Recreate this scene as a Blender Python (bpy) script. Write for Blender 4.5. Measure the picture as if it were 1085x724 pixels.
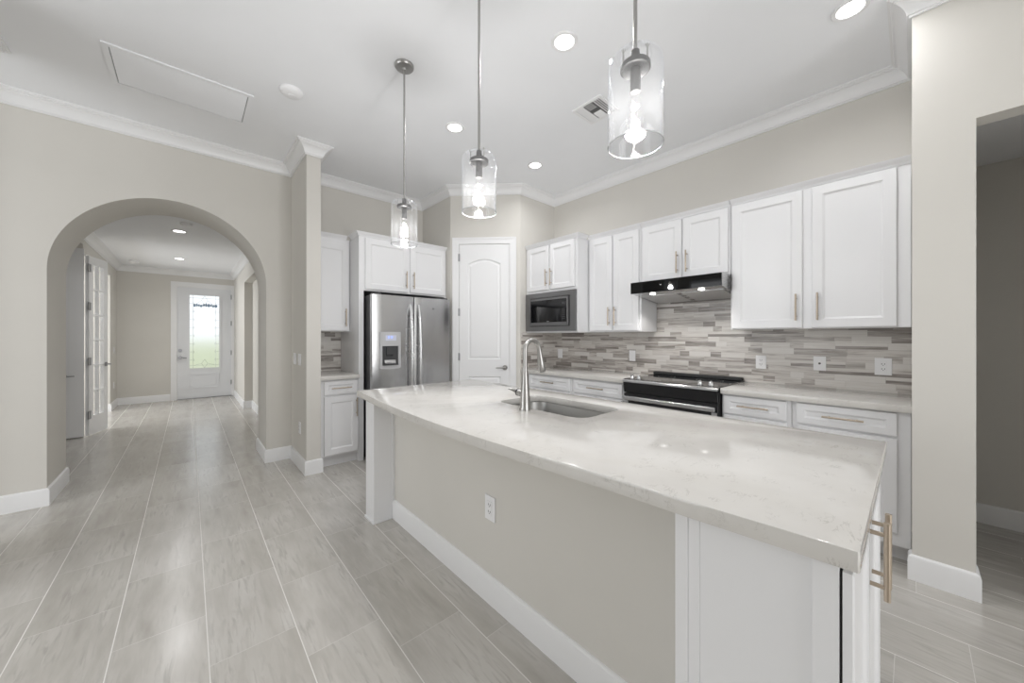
import bpy, bmesh, math, random
from mathutils import Vector, Matrix
C = bpy.context
S = C.scene
for o in list(bpy.data.objects):
    bpy.data.objects.remove(o)
COL = S.collection
random.seed(4)

# ------------------------------------------------------------------ camera, world, light, exposure
W_, H_ = 1085, 724
F_PX, YAW, CY, EYE = 380.9, 0.7322, 357.13, 1.30
cam = bpy.data.cameras.new('camera')
cam.sensor_width = 36.0
cam.lens = F_PX / W_ * 36.0
cam.shift_y = (CY - H_ / 2) / W_
cam.clip_start = 0.02
co = bpy.data.objects.new('camera', cam)
co.location = (0, 0, EYE)
co.rotation_euler = (math.pi / 2, 0, -YAW)
COL.objects.link(co)
S.camera = co

S.view_settings.view_transform = 'Standard'
S.view_settings.look = 'None'
S.view_settings.gamma = 1.0
S.view_settings.use_curve_mapping = False
S.view_settings.exposure = 0.0
S.cycles.use_denoising = True
S.cycles.max_bounces = 10
S.cycles.diffuse_bounces = 6
S.cycles.glossy_bounces = 5
S.cycles.transmission_bounces = 8
S.cycles.transparent_max_bounces = 12
S.cycles.sample_clamp_indirect = 6.0
S.cycles.caustics_reflective = False
S.cycles.caustics_refractive = False

wd = bpy.data.worlds.new('sky')
S.world = wd
wd.use_nodes = True
wb = wd.node_tree.nodes['Background']
wb.inputs[0].default_value = (0.93, 0.97, 1.0, 1)
wb.inputs[1].default_value = 1.2

DAY_BACK, DAY_LEFT, CAN_W, BULB_W, ENTRY_W, DAY_STUDY = 98.0, 44.0, 4.4, 11.8, 5.0, 68.0


def area(name, loc, size, sy, power, target, color=(1, 1, 1), spread=math.pi, shape='RECTANGLE'):
    l = bpy.data.lights.new(name, 'AREA')
    l.shape = shape
    l.size = size
    l.size_y = sy
    l.energy = power
    l.color = color
    l.spread = spread
    o = bpy.data.objects.new(name, l)
    o.location = loc
    d = Vector(target) - Vector(loc)
    o.rotation_euler = d.to_track_quat('-Z', 'Y').to_euler()
    COL.objects.link(o)
    return o


# daylight entering by the patio-door opening behind the camera, the window on the left of the great room and the study window
area('daylight_back', (0.75, -4.95, 1.35), 3.1, 2.3, DAY_BACK, (0.75, 0, 1.35), (0.985, 0.992, 1.0))
area('daylight_study', (-3.27, 8.4, 1.45), 2.0, 1.7, DAY_STUDY, (0, 8.4, 1.2), (0.97, 0.985, 1.0))
area('daylight_left', (-3.75, 2.6, 1.6), 2.6, 2.2, DAY_LEFT, (0, 2.6, 1.6), (0.965, 0.98, 1.0))


# ------------------------------------------------------------------ materials
def new_mat(name):
    m = bpy.data.materials.new(name)
    m.use_nodes = True
    nt = m.node_tree
    return m, nt, nt.nodes['Principled BSDF']


def N(nt, typ, **kw):
    n = nt.nodes.new(typ)
    for k, v in kw.items():
        setattr(n, k, v)
    return n


def mth(nt, op, a, b=None, c=None):
    n = N(nt, 'ShaderNodeMath', operation=op)
    for i, v in enumerate((a, b, c)):
        if v is None:
            continue
        if isinstance(v, (int, float)):
            n.inputs[i].default_value = v
        else:
            nt.links.new(v, n.inputs[i])
    return n.outputs[0]


def ramp(nt, fac, stops):
    r = N(nt, 'ShaderNodeValToRGB')
    cr = r.color_ramp
    while len(cr.elements) < len(stops):
        cr.elements.new(0.5)
    for e, (p, c) in zip(cr.elements, stops):
        e.position = p
        e.color = (*c, 1)
    nt.links.new(fac, r.inputs[0])
    return r.outputs[0]


def mixc(nt, fac, a, b, mode='MIX'):
    n = N(nt, 'ShaderNodeMix', data_type='RGBA', blend_type=mode)
    for s, v in ((0, fac), (6, a), (7, b)):
        if isinstance(v, (int, float)):
            n.inputs[s].default_value = v
        elif isinstance(v, tuple):
            n.inputs[s].default_value = (*v, 1)
        else:
            nt.links.new(v, n.inputs[s])
    return n.outputs[2]


def paint(name, col, rough=0.6, bump=0.0, scale=60, var=0.03, spec=0.5):
    """painted surface: a faint procedural mottling and orange-peel bump"""
    m, nt, b = new_mat(name)
    tc = N(nt, 'ShaderNodeTexCoord')
    no = N(nt, 'ShaderNodeTexNoise')
    no.inputs['Scale'].default_value = 2.2
    no.inputs['Detail'].default_value = 4
    nt.links.new(tc.outputs['Object'], no.inputs['Vector'])
    d = tuple(max(0, c * (1 - var)) for c in col)
    u = tuple(min(1, c * (1 + var)) for c in col)
    nt.links.new(ramp(nt, no.outputs[0], [(0.35, d), (0.65, u)]), b.inputs['Base Color'])
    b.inputs['Roughness'].default_value = rough
    b.inputs['Specular IOR Level'].default_value = spec
    if bump:
        n2 = N(nt, 'ShaderNodeTexNoise')
        n2.inputs['Scale'].default_value = scale
        n2.inputs['Detail'].default_value = 2
        nt.links.new(tc.outputs['Object'], n2.inputs['Vector'])
        bp = N(nt, 'ShaderNodeBump')
        bp.inputs['Strength'].default_value = bump
        bp.inputs['Distance'].default_value = 0.002
        nt.links.new(n2.outputs[0], bp.inputs['Height'])
        nt.links.new(bp.outputs[0], b.inputs['Normal'])
    return m


def metal(name, col, rough, stretch=(1, 1, 60), var=0.05):
    """brushed metal: streaks stretched along one axis vary the roughness"""
    m, nt, b = new_mat(name)
    tc = N(nt, 'ShaderNodeTexCoord')
    mp = N(nt, 'ShaderNodeMapping')
    mp.inputs['Scale'].default_value = stretch
    nt.links.new(tc.outputs['Object'], mp.inputs[0])
    no = N(nt, 'ShaderNodeTexNoise')
    no.inputs['Scale'].default_value = 6
    no.inputs['Detail'].default_value = 3
    nt.links.new(mp.outputs[0], no.inputs['Vector'])
    b.inputs['Base Color'].default_value = (*col, 1)
    b.inputs['Metallic'].default_value = 1
    r = N(nt, 'ShaderNodeMapRange')
    r.inputs[3].default_value = max(0.02, rough - var)
    r.inputs[4].default_value = rough + var
    nt.links.new(no.outputs[0], r.inputs[0])
    nt.links.new(r.outputs[0], b.inputs['Roughness'])
    return m


def gloss(name, col, rough=0.1, spec=0.5, coat=0.0):
    m, nt, b = new_mat(name)
    tc = N(nt, 'ShaderNodeTexCoord')
    no = N(nt, 'ShaderNodeTexNoise')
    no.inputs['Scale'].default_value = 12
    nt.links.new(tc.outputs['Object'], no.inputs['Vector'])
    r = N(nt, 'ShaderNodeMapRange')
    r.inputs[3].default_value = rough * 0.8
    r.inputs[4].default_value = rough * 1.2
    nt.links.new(no.outputs[0], r.inputs[0])
    nt.links.new(r.outputs[0], b.inputs['Roughness'])
    b.inputs['Base Color'].default_value = (*col, 1)
    b.inputs['Specular IOR Level'].default_value = spec
    b.inputs['Coat Weight'].default_value = coat
    return m


def emit(name, col, strength):
    m, nt, b = new_mat(name)
    b.inputs['Base Color'].default_value = (*col, 1)
    b.inputs['Emission Color'].default_value = (*col, 1)
    b.inputs['Emission Strength'].default_value = strength
    return m


def clear_glass(name, tint=(1, 1, 1), edge=(0.95, 0.96, 0.97), refl=0.9, haze=0.0):
    """thin clear glass: see-through face on, silvery towards grazing"""
    m, nt, b = new_mat(name)
    nt.nodes.remove(b)
    out = [n for n in nt.nodes if n.type == 'OUTPUT_MATERIAL'][0]
    t = N(nt, 'ShaderNodeBsdfTransparent')
    t.inputs[0].default_value = (*tint, 1)
    g = N(nt, 'ShaderNodeBsdfGlossy')
    g.inputs['Color'].default_value = (*edge, 1)
    g.inputs['Roughness'].default_value = 0.02
    f = N(nt, 'ShaderNodeLayerWeight')
    f.inputs[0].default_value = 0.5
    fac = mth(nt, 'MULTIPLY', mth(nt, 'ADD', mth(nt, 'POWER', f.outputs['Facing'], 4.0), 0.03), refl)
    mx = N(nt, 'ShaderNodeMixShader')
    nt.links.new(fac, mx.inputs[0])
    nt.links.new(t.outputs[0], mx.inputs[1])
    nt.links.new(g.outputs[0], mx.inputs[2])
    if haze:
        h = N(nt, 'ShaderNodeBsdfTranslucent')
        h.inputs[0].default_value = (1, 1, 1, 1)
        m2 = N(nt, 'ShaderNodeMixShader')
        m2.inputs[0].default_value = haze
        nt.links.new(mx.outputs[0], m2.inputs[1])
        nt.links.new(h.outputs[0], m2.inputs[2])
        mx = m2
    nt.links.new(mx.outputs[0], out.inputs[0])
    return m


def mat_tile_floor():
    m, nt, b = new_mat('floor_tile')
    geo = N(nt, 'ShaderNodeNewGeometry')
    sx = N(nt, 'ShaderNodeSeparateXYZ')
    nt.links.new(geo.outputs['Position'], sx.inputs[0])
    x, y = sx.outputs[0], sx.outputs[1]
    xs = mth(nt, 'DIVIDE', mth(nt, 'SUBTRACT', x, 0.06), 0.2985)
    ci = mth(nt, 'FLOOR', xs)
    cf = mth(nt, 'FRACT', xs)
    wn = N(nt, 'ShaderNodeTexWhiteNoise', noise_dimensions='1D')
    nt.links.new(ci, wn.inputs['W'])
    off = mth(nt, 'MULTIPLY', mth(nt, 'MODULO', mth(nt, 'MULTIPLY', mth(nt, 'ABSOLUTE', ci), 0.37), 1.0), 0.56)
    ys = mth(nt, 'DIVIDE', mth(nt, 'ADD', mth(nt, 'SUBTRACT', y, 1.85), off), 0.56)
    ri = mth(nt, 'FLOOR', ys)
    rf = mth(nt, 'FRACT', ys)
    gx = mth(nt, 'LESS_THAN', mth(nt, 'MULTIPLY', mth(nt, 'MINIMUM', cf, mth(nt, 'SUBTRACT', 1.0, cf)), 0.2985), 0.0020)
    gy = mth(nt, 'LESS_THAN', mth(nt, 'MULTIPLY', mth(nt, 'MINIMUM', rf, mth(nt, 'SUBTRACT', 1.0, rf)), 0.56), 0.0012)
    cv = N(nt, 'ShaderNodeCombineXYZ')
    nt.links.new(ci, cv.inputs[0])
    nt.links.new(ri, cv.inputs[1])
    wt = N(nt, 'ShaderNodeTexWhiteNoise', noise_dimensions='2D')
    nt.links.new(cv.outputs[0], wt.inputs[0])
    # veining stretched along the tile, shifted from tile to tile
    vv = N(nt, 'ShaderNodeCombineXYZ')
    nt.links.new(mth(nt, 'MULTIPLY', x, 15.0), vv.inputs[0])
    nt.links.new(mth(nt, 'ADD', mth(nt, 'MULTIPLY', y, 2.6), mth(nt, 'MULTIPLY', wt.outputs[0], 40.0)), vv.inputs[1])
    nt.links.new(mth(nt, 'MULTIPLY', wt.outputs[0], 9.0), vv.inputs[2])
    n1 = N(nt, 'ShaderNodeTexNoise')
    n1.inputs['Scale'].default_value = 1.0
    n1.inputs['Detail'].default_value = 4
    n1.inputs['Roughness'].default_value = 0.55
    n1.inputs['Distortion'].default_value = 0.15
    nt.links.new(vv.outputs[0], n1.inputs['Vector'])
    vc = N(nt, 'ShaderNodeCombineXYZ')
    nt.links.new(mth(nt, 'MULTIPLY', x, 4.0), vc.inputs[0])
    nt.links.new(mth(nt, 'ADD', mth(nt, 'MULTIPLY', y, 1.6), mth(nt, 'MULTIPLY', wt.outputs[0], 23.0)), vc.inputs[1])
    n3 = N(nt, 'ShaderNodeTexNoise')
    n3.inputs['Scale'].default_value = 1.0
    n3.inputs['Detail'].default_value = 3
    nt.links.new(vc.outputs[0], n3.inputs['Vector'])
    mixv = mth(nt, 'ADD', mth(nt, 'MULTIPLY', n1.outputs[0], 0.62), mth(nt, 'MULTIPLY', n3.outputs[0], 0.38))
    base = ramp(nt, mixv, [(0.30, (0.43, 0.405, 0.372)), (0.50, (0.56, 0.538, 0.505)), (0.70, (0.64, 0.622, 0.592))])
    # fine darker streaks in scattered patches
    vf = N(nt, 'ShaderNodeCombineXYZ')
    nt.links.new(mth(nt, 'MULTIPLY', x, 60.0), vf.inputs[0])
    nt.links.new(mth(nt, 'ADD', mth(nt, 'MULTIPLY', y, 7.0), mth(nt, 'MULTIPLY', wt.outputs[0], 51.0)), vf.inputs[1])
    n4 = N(nt, 'ShaderNodeTexNoise')
    n4.inputs['Scale'].default_value = 1.0
    n4.inputs['Detail'].default_value = 3
    n4.inputs['Distortion'].default_value = 0.6
    nt.links.new(vf.outputs[0], n4.inputs['Vector'])
    st = N(nt, 'ShaderNodeMapRange')
    st.inputs[1].default_value = 0.47
    st.inputs[2].default_value = 0.66
    nt.links.new(n4.outputs[0], st.inputs[0])
    pt = N(nt, 'ShaderNodeMapRange')
    pt.inputs[1].default_value = 0.44
    pt.inputs[2].default_value = 0.62
    nt.links.new(n1.outputs[0], pt.inputs[0])
    base = mixc(nt, mth(nt, 'MULTIPLY', mth(nt, 'MULTIPLY', st.outputs[0], pt.outputs[0]), 0.55), base, (0.36, 0.335, 0.31))
    tone = ramp(nt, wt.outputs[0], [(0.0, (0.92, 0.915, 0.90)), (1.0, (1.0, 1.0, 1.0))])
    base = mixc(nt, 1.0, base, tone, 'MULTIPLY')
    c1 = mixc(nt, gy, base, (0.61, 0.595, 0.57))
    c2 = mixc(nt, gx, c1, (0.74, 0.725, 0.695))
    nt.links.new(c2, b.inputs['Base Color'])
    rr = N(nt, 'ShaderNodeMapRange')
    rr.inputs[3].default_value = 0.17
    rr.inputs[4].default_value = 0.25
    nt.links.new(n1.outputs[0], rr.inputs[0])
    b.inputs['Specular IOR Level'].default_value = 0.75
    gr = mth(nt, 'MAXIMUM', gx, gy)
    nt.links.new(mth(nt, 'MAXIMUM', rr.outputs[0], mth(nt, 'MULTIPLY', gr, 0.85)), b.inputs['Roughness'])
    bp = N(nt, 'ShaderNodeBump')
    bp.inputs['Strength'].default_value = 0.25
    bp.inputs['Distance'].default_value = 0.002
    bp.invert = True
    nt.links.new(mth(nt, 'MAXIMUM', gx, gy), bp.inputs['Height'])
    nt.links.new(bp.outputs[0], b.inputs['Normal'])
    return m


def mat_splash():
    """stacked strips of wood-grained stone in random lengths and two heights"""
    m, nt, b = new_mat('stone_strip_mosaic')
    geo = N(nt, 'ShaderNodeNewGeometry')
    sx = N(nt, 'ShaderNodeSeparateXYZ')
    nt.links.new(geo.outputs['Position'], sx.inputs[0])
    u = mth(nt, 'ADD', mth(nt, 'SUBTRACT', sx.outputs[1], sx.outputs[0]), 20.0)
    z = sx.outputs[2]
    HB = 0.0465
    zs = mth(nt, 'DIVIDE', z, HB)
    row = mth(nt, 'FLOOR', zs)
    w1 = N(nt, 'ShaderNodeTexWhiteNoise', noise_dimensions='1D')
    nt.links.new(row, w1.inputs['W'])
    w2 = N(nt, 'ShaderNodeTexWhiteNoise', noise_dimensions='1D')
    nt.links.new(mth(nt, 'ADD', row, 71.3), w2.inputs['W'])
    ln = mth(nt, 'ADD', mth(nt, 'MULTIPLY', w2.outputs[0], 0.14), 0.22)
    us = mth(nt, 'DIVIDE', mth(nt, 'ADD', u, mth(nt, 'MULTIPLY', w1.outputs[0], 3.0)), ln)
    ui = mth(nt, 'FLOOR', us)
    cv = N(nt, 'ShaderNodeCombineXYZ')
    nt.links.new(row, cv.inputs[0])
    nt.links.new(ui, cv.inputs[1])
    wsplit = N(nt, 'ShaderNodeTexWhiteNoise', noise_dimensions='2D')
    nt.links.new(cv.outputs[0], wsplit.inputs[0])
    # about a third of the strips are two thin ones
    half = mth(nt, 'LESS_THAN', wsplit.outputs[0], 0.38)
    zf = mth(nt, 'FRACT', zs)
    sub = mth(nt, 'MULTIPLY', half, mth(nt, 'GREATER_THAN', zf, 0.5))
    # and about a third are cut in two along their length
    cut = mth(nt, 'GREATER_THAN', wsplit.outputs[0], 0.62)
    uf = mth(nt, 'FRACT', us)
    sub2 = mth(nt, 'MULTIPLY', cut, mth(nt, 'GREATER_THAN', uf, 0.68))
    cv2 = N(nt, 'ShaderNodeCombineXYZ')
    nt.links.new(mth(nt, 'ADD', row, mth(nt, 'MULTIPLY', sub, 0.37)), cv2.inputs[0])
    nt.links.new(mth(nt, 'ADD', ui, mth(nt, 'MULTIPLY', sub2, 0.51)), cv2.inputs[1])
    wn = N(nt, 'ShaderNodeTexWhiteNoise', noise_dimensions='2D')
    nt.links.new(cv2.outputs[0], wn.inputs[0])
    gv = N(nt, 'ShaderNodeCombineXYZ')
    nt.links.new(mth(nt, 'ADD', mth(nt, 'MULTIPLY', u, 4.0), mth(nt, 'MULTIPLY', wn.outputs[0], 31.0)), gv.inputs[0])
    nt.links.new(mth(nt, 'MULTIPLY', z, 55.0), gv.inputs[1])
    nt.links.new(mth(nt, 'MULTIPLY', wn.outputs[0], 17.0), gv.inputs[2])
    n1 = N(nt, 'ShaderNodeTexNoise')
    n1.inputs['Scale'].default_value = 1.0
    n1.inputs['Detail'].default_value = 5
    n1.inputs['Roughness'].default_value = 0.6
    n1.inputs['Distortion'].default_value = 0.7
    nt.links.new(gv.outputs[0], n1.inputs['Vector'])
    val = mth(nt, 'ADD', wn.outputs[0], mth(nt, 'MULTIPLY', mth(nt, 'SUBTRACT', n1.outputs[0], 0.5), 1.7))
    colr = ramp(nt, val, [(-0.0, (0.22, 0.195, 0.178)), (0.18, (0.315, 0.285, 0.262)), (0.34, (0.395, 0.362, 0.335)), (0.46, (0.52, 0.485, 0.455)), (0.68, (0.615, 0.585, 0.55)), (0.95, (0.66, 0.635, 0.605))])
    zz = mth(nt, 'ADD', mth(nt, 'MULTIPLY', half, mth(nt, 'FRACT', mth(nt, 'MULTIPLY', zf, 2.0))), mth(nt, 'MULTIPLY', mth(nt, 'SUBTRACT', 1.0, half), zf))
    edge = mth(nt, 'MINIMUM', mth(nt, 'MULTIPLY', mth(nt, 'MINIMUM', zz, mth(nt, 'SUBTRACT', 1.0, zz)), HB), mth(nt, 'MULTIPLY', mth(nt, 'MINIMUM', uf, mth(nt, 'SUBTRACT', 1.0, uf)), ln))
    g = mth(nt, 'LESS_THAN', edge, 0.0007)
    nt.links.new(mixc(nt, g, colr, (0.48, 0.46, 0.43)), b.inputs['Base Color'])
    b.inputs['Roughness'].default_value = 0.28
    bp = N(nt, 'ShaderNodeBump')
    bp.inputs['Strength'].default_value = 0.3
    bp.inputs['Distance'].default_value = 0.001
    nt.links.new(wn.outputs[0], bp.inputs['Height'])
    nt.links.new(bp.outputs[0], b.inputs['Normal'])
    return m


def mat_quartz():
    m, nt, b = new_mat('veined_quartz')
    tc = N(nt, 'ShaderNodeTexCoord')
    n0 = N(nt, 'ShaderNodeTexNoise')
    n0.inputs['Scale'].default_value = 7.0
    n0.inputs['Detail'].default_value = 4
    nt.links.new(tc.outputs['Object'], n0.inputs['Vector'])
    base = ramp(nt, n0.outputs[0], [(0.3, (0.605, 0.585, 0.555)), (0.7, (0.655, 0.637, 0.608))])
    # short broken veins: thin level lines of a warped noise, kept only in patches
    mp = N(nt, 'ShaderNodeMapping')
    mp.inputs['Rotation'].default_value = (0, 0, 0.7)
    mp.inputs['Scale'].default_value = (1.0, 2.4, 1.4)
    nt.links.new(tc.outputs['Object'], mp.inputs[0])
    n1 = N(nt, 'ShaderNodeTexNoise')
    n1.inputs['Scale'].default_value = 7.5
    n1.inputs['Detail'].default_value = 6
    n1.inputs['Roughness'].default_value = 0.7
    n1.inputs['Distortion'].default_value = 1.2
    nt.links.new(mp.outputs[0], n1.inputs['Vector'])
    d = mth(nt, 'ABSOLUTE', mth(nt, 'SUBTRACT', n1.outputs[0], 0.5))
    line = N(nt, 'ShaderNodeMapRange')
    line.inputs[1].default_value = 0.0
    line.inputs[2].default_value = 0.016
    line.inputs[3].default_value = 1.0
    line.inputs[4].default_value = 0.0
    nt.links.new(d, line.inputs[0])
    n2 = N(nt, 'ShaderNodeTexNoise')
    n2.inputs['Scale'].default_value = 16.0
    n2.inputs['Detail'].default_value = 2
    nt.links.new(tc.outputs['Object'], n2.inputs['Vector'])
    pm = N(nt, 'ShaderNodeMapRange')
    pm.inputs[1].default_value = 0.53
    pm.inputs[2].default_value = 0.65
    nt.links.new(n2.outputs[0], pm.inputs[0])
    fac = mth(nt, 'MULTIPLY', mth(nt, 'MULTIPLY', line.outputs[0], pm.outputs[0]), 0.55)
    nt.links.new(mixc(nt, fac, base, (0.30, 0.28, 0.255)), b.inputs['Base Color'])
    b.inputs['Roughness'].default_value = 0.09
    b.inputs['Specular IOR Level'].default_value = 0.55
    return m


M = {}
M['wall'] = paint('wall_paint', (0.66, 0.64, 0.60), 0.75, 0.08, 90, 0.012, 0.3)
M['ceiling'] = paint('ceiling_paint', (0.875, 0.885, 0.905), 0.9, 0.06, 70, 0.01, 0.2)
M['trim'] = paint('white_trim_paint', (0.82, 0.82, 0.825), 0.35, 0.0, 60, 0.008)
M['cabinet'] = paint('white_cabinet_paint', (0.80, 0.80, 0.81), 0.32, 0.0, 60, 0.006)
M['door'] = paint('white_door_paint', (0.82, 0.82, 0.825), 0.38, 0.0, 60, 0.006)
M['front_door'] = paint('front_door_paint', (0.76, 0.77, 0.79), 0.4, 0.0, 60, 0.01)
M['floor'] = mat_tile_floor()
M['splash'] = mat_splash()
M['quartz'] = mat_quartz()
M['steel'] = metal('brushed_stainless_steel', (0.58, 0.58, 0.585), 0.27, (1, 1, 40))
M['steel_h'] = metal('brushed_stainless_steel_fridge', (0.56, 0.56, 0.565), 0.24, (50, 50, 1))
M['steel_dark'] = metal('dark_stainless_steel', (0.26, 0.26, 0.265), 0.33, (1, 1, 40))
M['nickel'] = metal('brushed_nickel', (0.42, 0.412, 0.40), 0.33, (1, 1, 8))
M['brass'] = metal('champagne_bronze', (0.50, 0.42, 0.335), 0.33, (1, 1, 8))
M['iron'] = metal('dark_hinge_steel', (0.36, 0.36, 0.37), 0.38)
M['black_glass'] = gloss('black_glass', (0.006, 0.006, 0.007), 0.05, 0.6)
M['hood_glass'] = gloss('hood_black_glass', (0.003, 0.003, 0.0035), 0.035, 0.25)
M['black'] = paint('black_plastic', (0.012, 0.012, 0.013), 0.45)
M['dark_grey'] = paint('dark_grey_casing', (0.05, 0.05, 0.053), 0.5)
M['mesh_filter'] = metal('hood_filter_mesh', (0.68, 0.68, 0.68), 0.5, (40, 40, 40))
M['plate'] = paint('white_plastic_plate', (0.84, 0.84, 0.85), 0.35)
M['slot'] = paint('dark_slot', (0.10, 0.10, 0.10), 0.6)
M['glass'] = clear_glass('clear_glass')
M['shade_glass'] = clear_glass('clear_shade_glass', (0.99, 0.992, 0.995), (0.97, 0.98, 1.0), 1.0, 0.006)
M['filament'] = emit('lit_filament', (1.0, 0.93, 0.80), 60.0)
M['can_lens'] = emit('recessed_light_lens', (1.0, 0.98, 0.96), 5.0)
M['led'] = emit('hood_lamp', (1.0, 0.98, 0.95), 6.0)
M['display'] = emit('blue_display', (0.25, 0.35, 0.95), 1.2)
M['icon'] = emit('white_icon', (1.0, 1.0, 1.0), 2.0)
M['lawn'] = paint('lawn', (0.56, 0.60, 0.40), 0.9, 0.3, 40, 0.3)
M['blue_glass'] = gloss('blue_grey_art_glass', (0.22, 0.31, 0.43), 0.15)
M['caming'] = metal('lead_caming', (0.55, 0.56, 0.57), 0.35)


def mat_art_glass():
    m, nt, b = new_mat('textured_art_glass')
    b.inputs['Base Color'].default_value = (0.97, 0.98, 0.98, 1)
    b.inputs['Transmission Weight'].default_value = 1.0
    b.inputs['IOR'].default_value = 1.12
    b.inputs['Roughness'].default_value = 0.30
    tc = N(nt, 'ShaderNodeTexCoord')
    no = N(nt, 'ShaderNodeTexNoise')
    no.inputs['Scale'].default_value = 35
    nt.links.new(tc.outputs['Object'], no.inputs['Vector'])
    bp = N(nt, 'ShaderNodeBump')
    bp.inputs['Strength'].default_value = 0.4
    bp.inputs['Distance'].default_value = 0.004
    nt.links.new(no.outputs[0], bp.inputs['Height'])
    nt.links.new(bp.outputs[0], b.inputs['Normal'])
    return m


M['art_glass'] = mat_art_glass()


# ------------------------------------------------------------------ mesh helpers
def box(bm, x0, x1, y0, y1, z0, z1, bev=0.0):
    v = [bm.verts.new((x, y, z)) for x in (x0, x1) for y in (y0, y1) for z in (z0, z1)]
    fs = []
    for q in ((0, 1, 3, 2), (4, 6, 7, 5), (0, 4, 5, 1), (2, 3, 7, 6), (0, 2, 6, 4), (1, 5, 7, 3)):
        fs.append(bm.faces.new([v[i] for i in q]))
    if bev > 0:
        es = list({e for f in fs for e in f.edges})
        bmesh.ops.bevel(bm, geom=es, offset=bev, segments=2, affect='EDGES', profile=0.5)
    return bm


def prism(bm, pts, axis, a, b):
    """polygon pts (2-D) extruded along axis from a to b; 'y': pts are x,z; 'x': pts are y,z; 'z': pts are x,y"""
    def P(p, t):
        return {'y': (p[0], t, p[1]), 'x': (t, p[0], p[1]), 'z': (p[0], p[1], t)}[axis]
    A = [bm.verts.new(P(p, a)) for p in pts]
    B = [bm.verts.new(P(p, b)) for p in pts]
    n = len(pts)
    bm.faces.new(A)
    bm.faces.new(B[::-1])
    for i in range(n):
        j = (i + 1) % n
        bm.faces.new((A[i], B[i], B[j], A[j]))
    return bm


def plate_holes(bm, outer, holes, axis, a, b):
    """polygon with holes, filled and extruded"""
    def P(p, t):
        return {'y': (p[0], t, p[1]), 'x': (t, p[0], p[1]), 'z': (p[0], p[1], t)}[axis]
    es = []
    for loop in [outer] + holes:
        vs = [bm.verts.new(P(p, a)) for p in loop]
        for i in range(len(vs)):
            es.append(bm.edges.new((vs[i], vs[(i + 1) % len(vs)])))
    r = bmesh.ops.triangle_fill(bm, use_beauty=True, use_dissolve=False, edges=es)
    fs = [g for g in r['geom'] if isinstance(g, bmesh.types.BMFace)]
    e = bmesh.ops.extrude_face_region(bm, geom=fs)
    d = Vector(P((0, 0), b)) - Vector(P((0, 0), a))
    bmesh.ops.translate(bm, vec=d, verts=[g for g in e['geom'] if isinstance(g, bmesh.types.BMVert)])
    return bm


def tube(bm, pts, rad, seg=12, cap=True):
    """round tube along a polyline; rad is a number or one per point"""
    pts = [Vector(p) for p in pts]
    if isinstance(rad, (int, float)):
        rad = [rad] * len(pts)
    rings = []
    prev = None
    for i, p in enumerate(pts):
        t = (pts[min(i + 1, len(pts) - 1)] - pts[max(i - 1, 0)]).normalized()
        if prev is None:
            up = Vector((0, 0, 1)) if abs(t.z) < 0.9 else Vector((1, 0, 0))
            u = t.cross(up).normalized()
        else:
            u = (prev - t * prev.dot(t)).normalized()
        prev = u
        w = t.cross(u)
        rings.append([bm.verts.new(p + (u * math.cos(2 * math.pi * k / seg) + w * math.sin(2 * math.pi * k / seg)) * rad[i]) for k in range(seg)])
    for a, b in zip(rings, rings[1:]):
        for k in range(seg):
            bm.faces.new((a[k], a[(k + 1) % seg], b[(k + 1) % seg], b[k]))
    if cap:
        bm.faces.new(rings[0][::-1])
        bm.faces.new(rings[-1])
    return bm


def lathe(bm, prof, seg=32, c=(0, 0, 0), close=False):
    """profile of (r, z) turned about the z axis"""
    rings = []
    for r, z in prof:
        if r < 1e-6:
            rings.append([bm.verts.new((c[0], c[1], c[2] + z))])
        else:
            rings.append([bm.verts.new((c[0] + r * math.cos(2 * math.pi * k / seg), c[1] + r * math.sin(2 * math.pi * k / seg), c[2] + z)) for k in range(seg)])
    pairs = list(zip(rings, rings[1:]))
    if close:
        pairs.append((rings[-1], rings[0]))
    for a, b in pairs:
        for k in range(seg):
            q = (k + 1) % seg
            if len(a) == 1 and len(b) == 1:
                continue
            if len(a) == 1:
                bm.faces.new((a[0], b[q], b[k]))
            elif len(b) == 1:
                bm.faces.new((a[k], a[q], b[0]))
            else:
                bm.faces.new((a[k], a[q], b[q], b[k]))
    return bm


def sweep(bm, path, prof, closed=False):
    """profile of (offset to the left of the path, z) carried along a plan polyline with mitred corners"""
    n = len(path)
    P = [Vector(p) for p in path]
    cols = []
    for i in range(n):
        if closed:
            d0 = (P[i] - P[i - 1]).normalized()
            d1 = (P[(i + 1) % n] - P[i]).normalized()
        else:
            d1 = (P[min(i + 1, n - 1)] - P[min(i, n - 2)]).normalized()
            d0 = (P[max(i, 1)] - P[max(i - 1, 0)]).normalized()
        n0 = Vector((-d0.y, d0.x))
        n1 = Vector((-d1.y, d1.x))
        mm = n0 + n1
        mm = mm / max(1e-6, mm.dot(n0))
        cols.append([bm.verts.new((P[i].x + mm.x * o, P[i].y + mm.y * o, z)) for o, z in prof])
    k = len(prof)
    rng = range(n) if closed else range(n - 1)
    for i in rng:
        a, b = cols[i], cols[(i + 1) % n]
        for j in range(k):
            bm.faces.new((a[j], b[j], b[(j + 1) % k], a[(j + 1) % k]))
    if not closed:
        bm.faces.new(cols[0])
        bm.faces.new(cols[-1][::-1])
    return bm


def obj(name, bm, m, parent=None, smooth=None, label=None):
    bmesh.ops.recalc_face_normals(bm, faces=bm.faces[:])
    me = bpy.data.meshes.new(name)
    bm.to_mesh(me)
    bm.free()
    me.materials.append(M[m] if isinstance(m, str) else m)
    o = bpy.data.objects.new(name, me)
    COL.objects.link(o)
    if parent is not None:
        o.parent = parent
    if smooth is not None:
        for p in me.polygons:
            p.use_smooth = True
        me.set_sharp_from_angle(angle=math.radians(smooth))
    if label:
        o['label'] = label
    return o


def nb():
    return bmesh.new()


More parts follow.
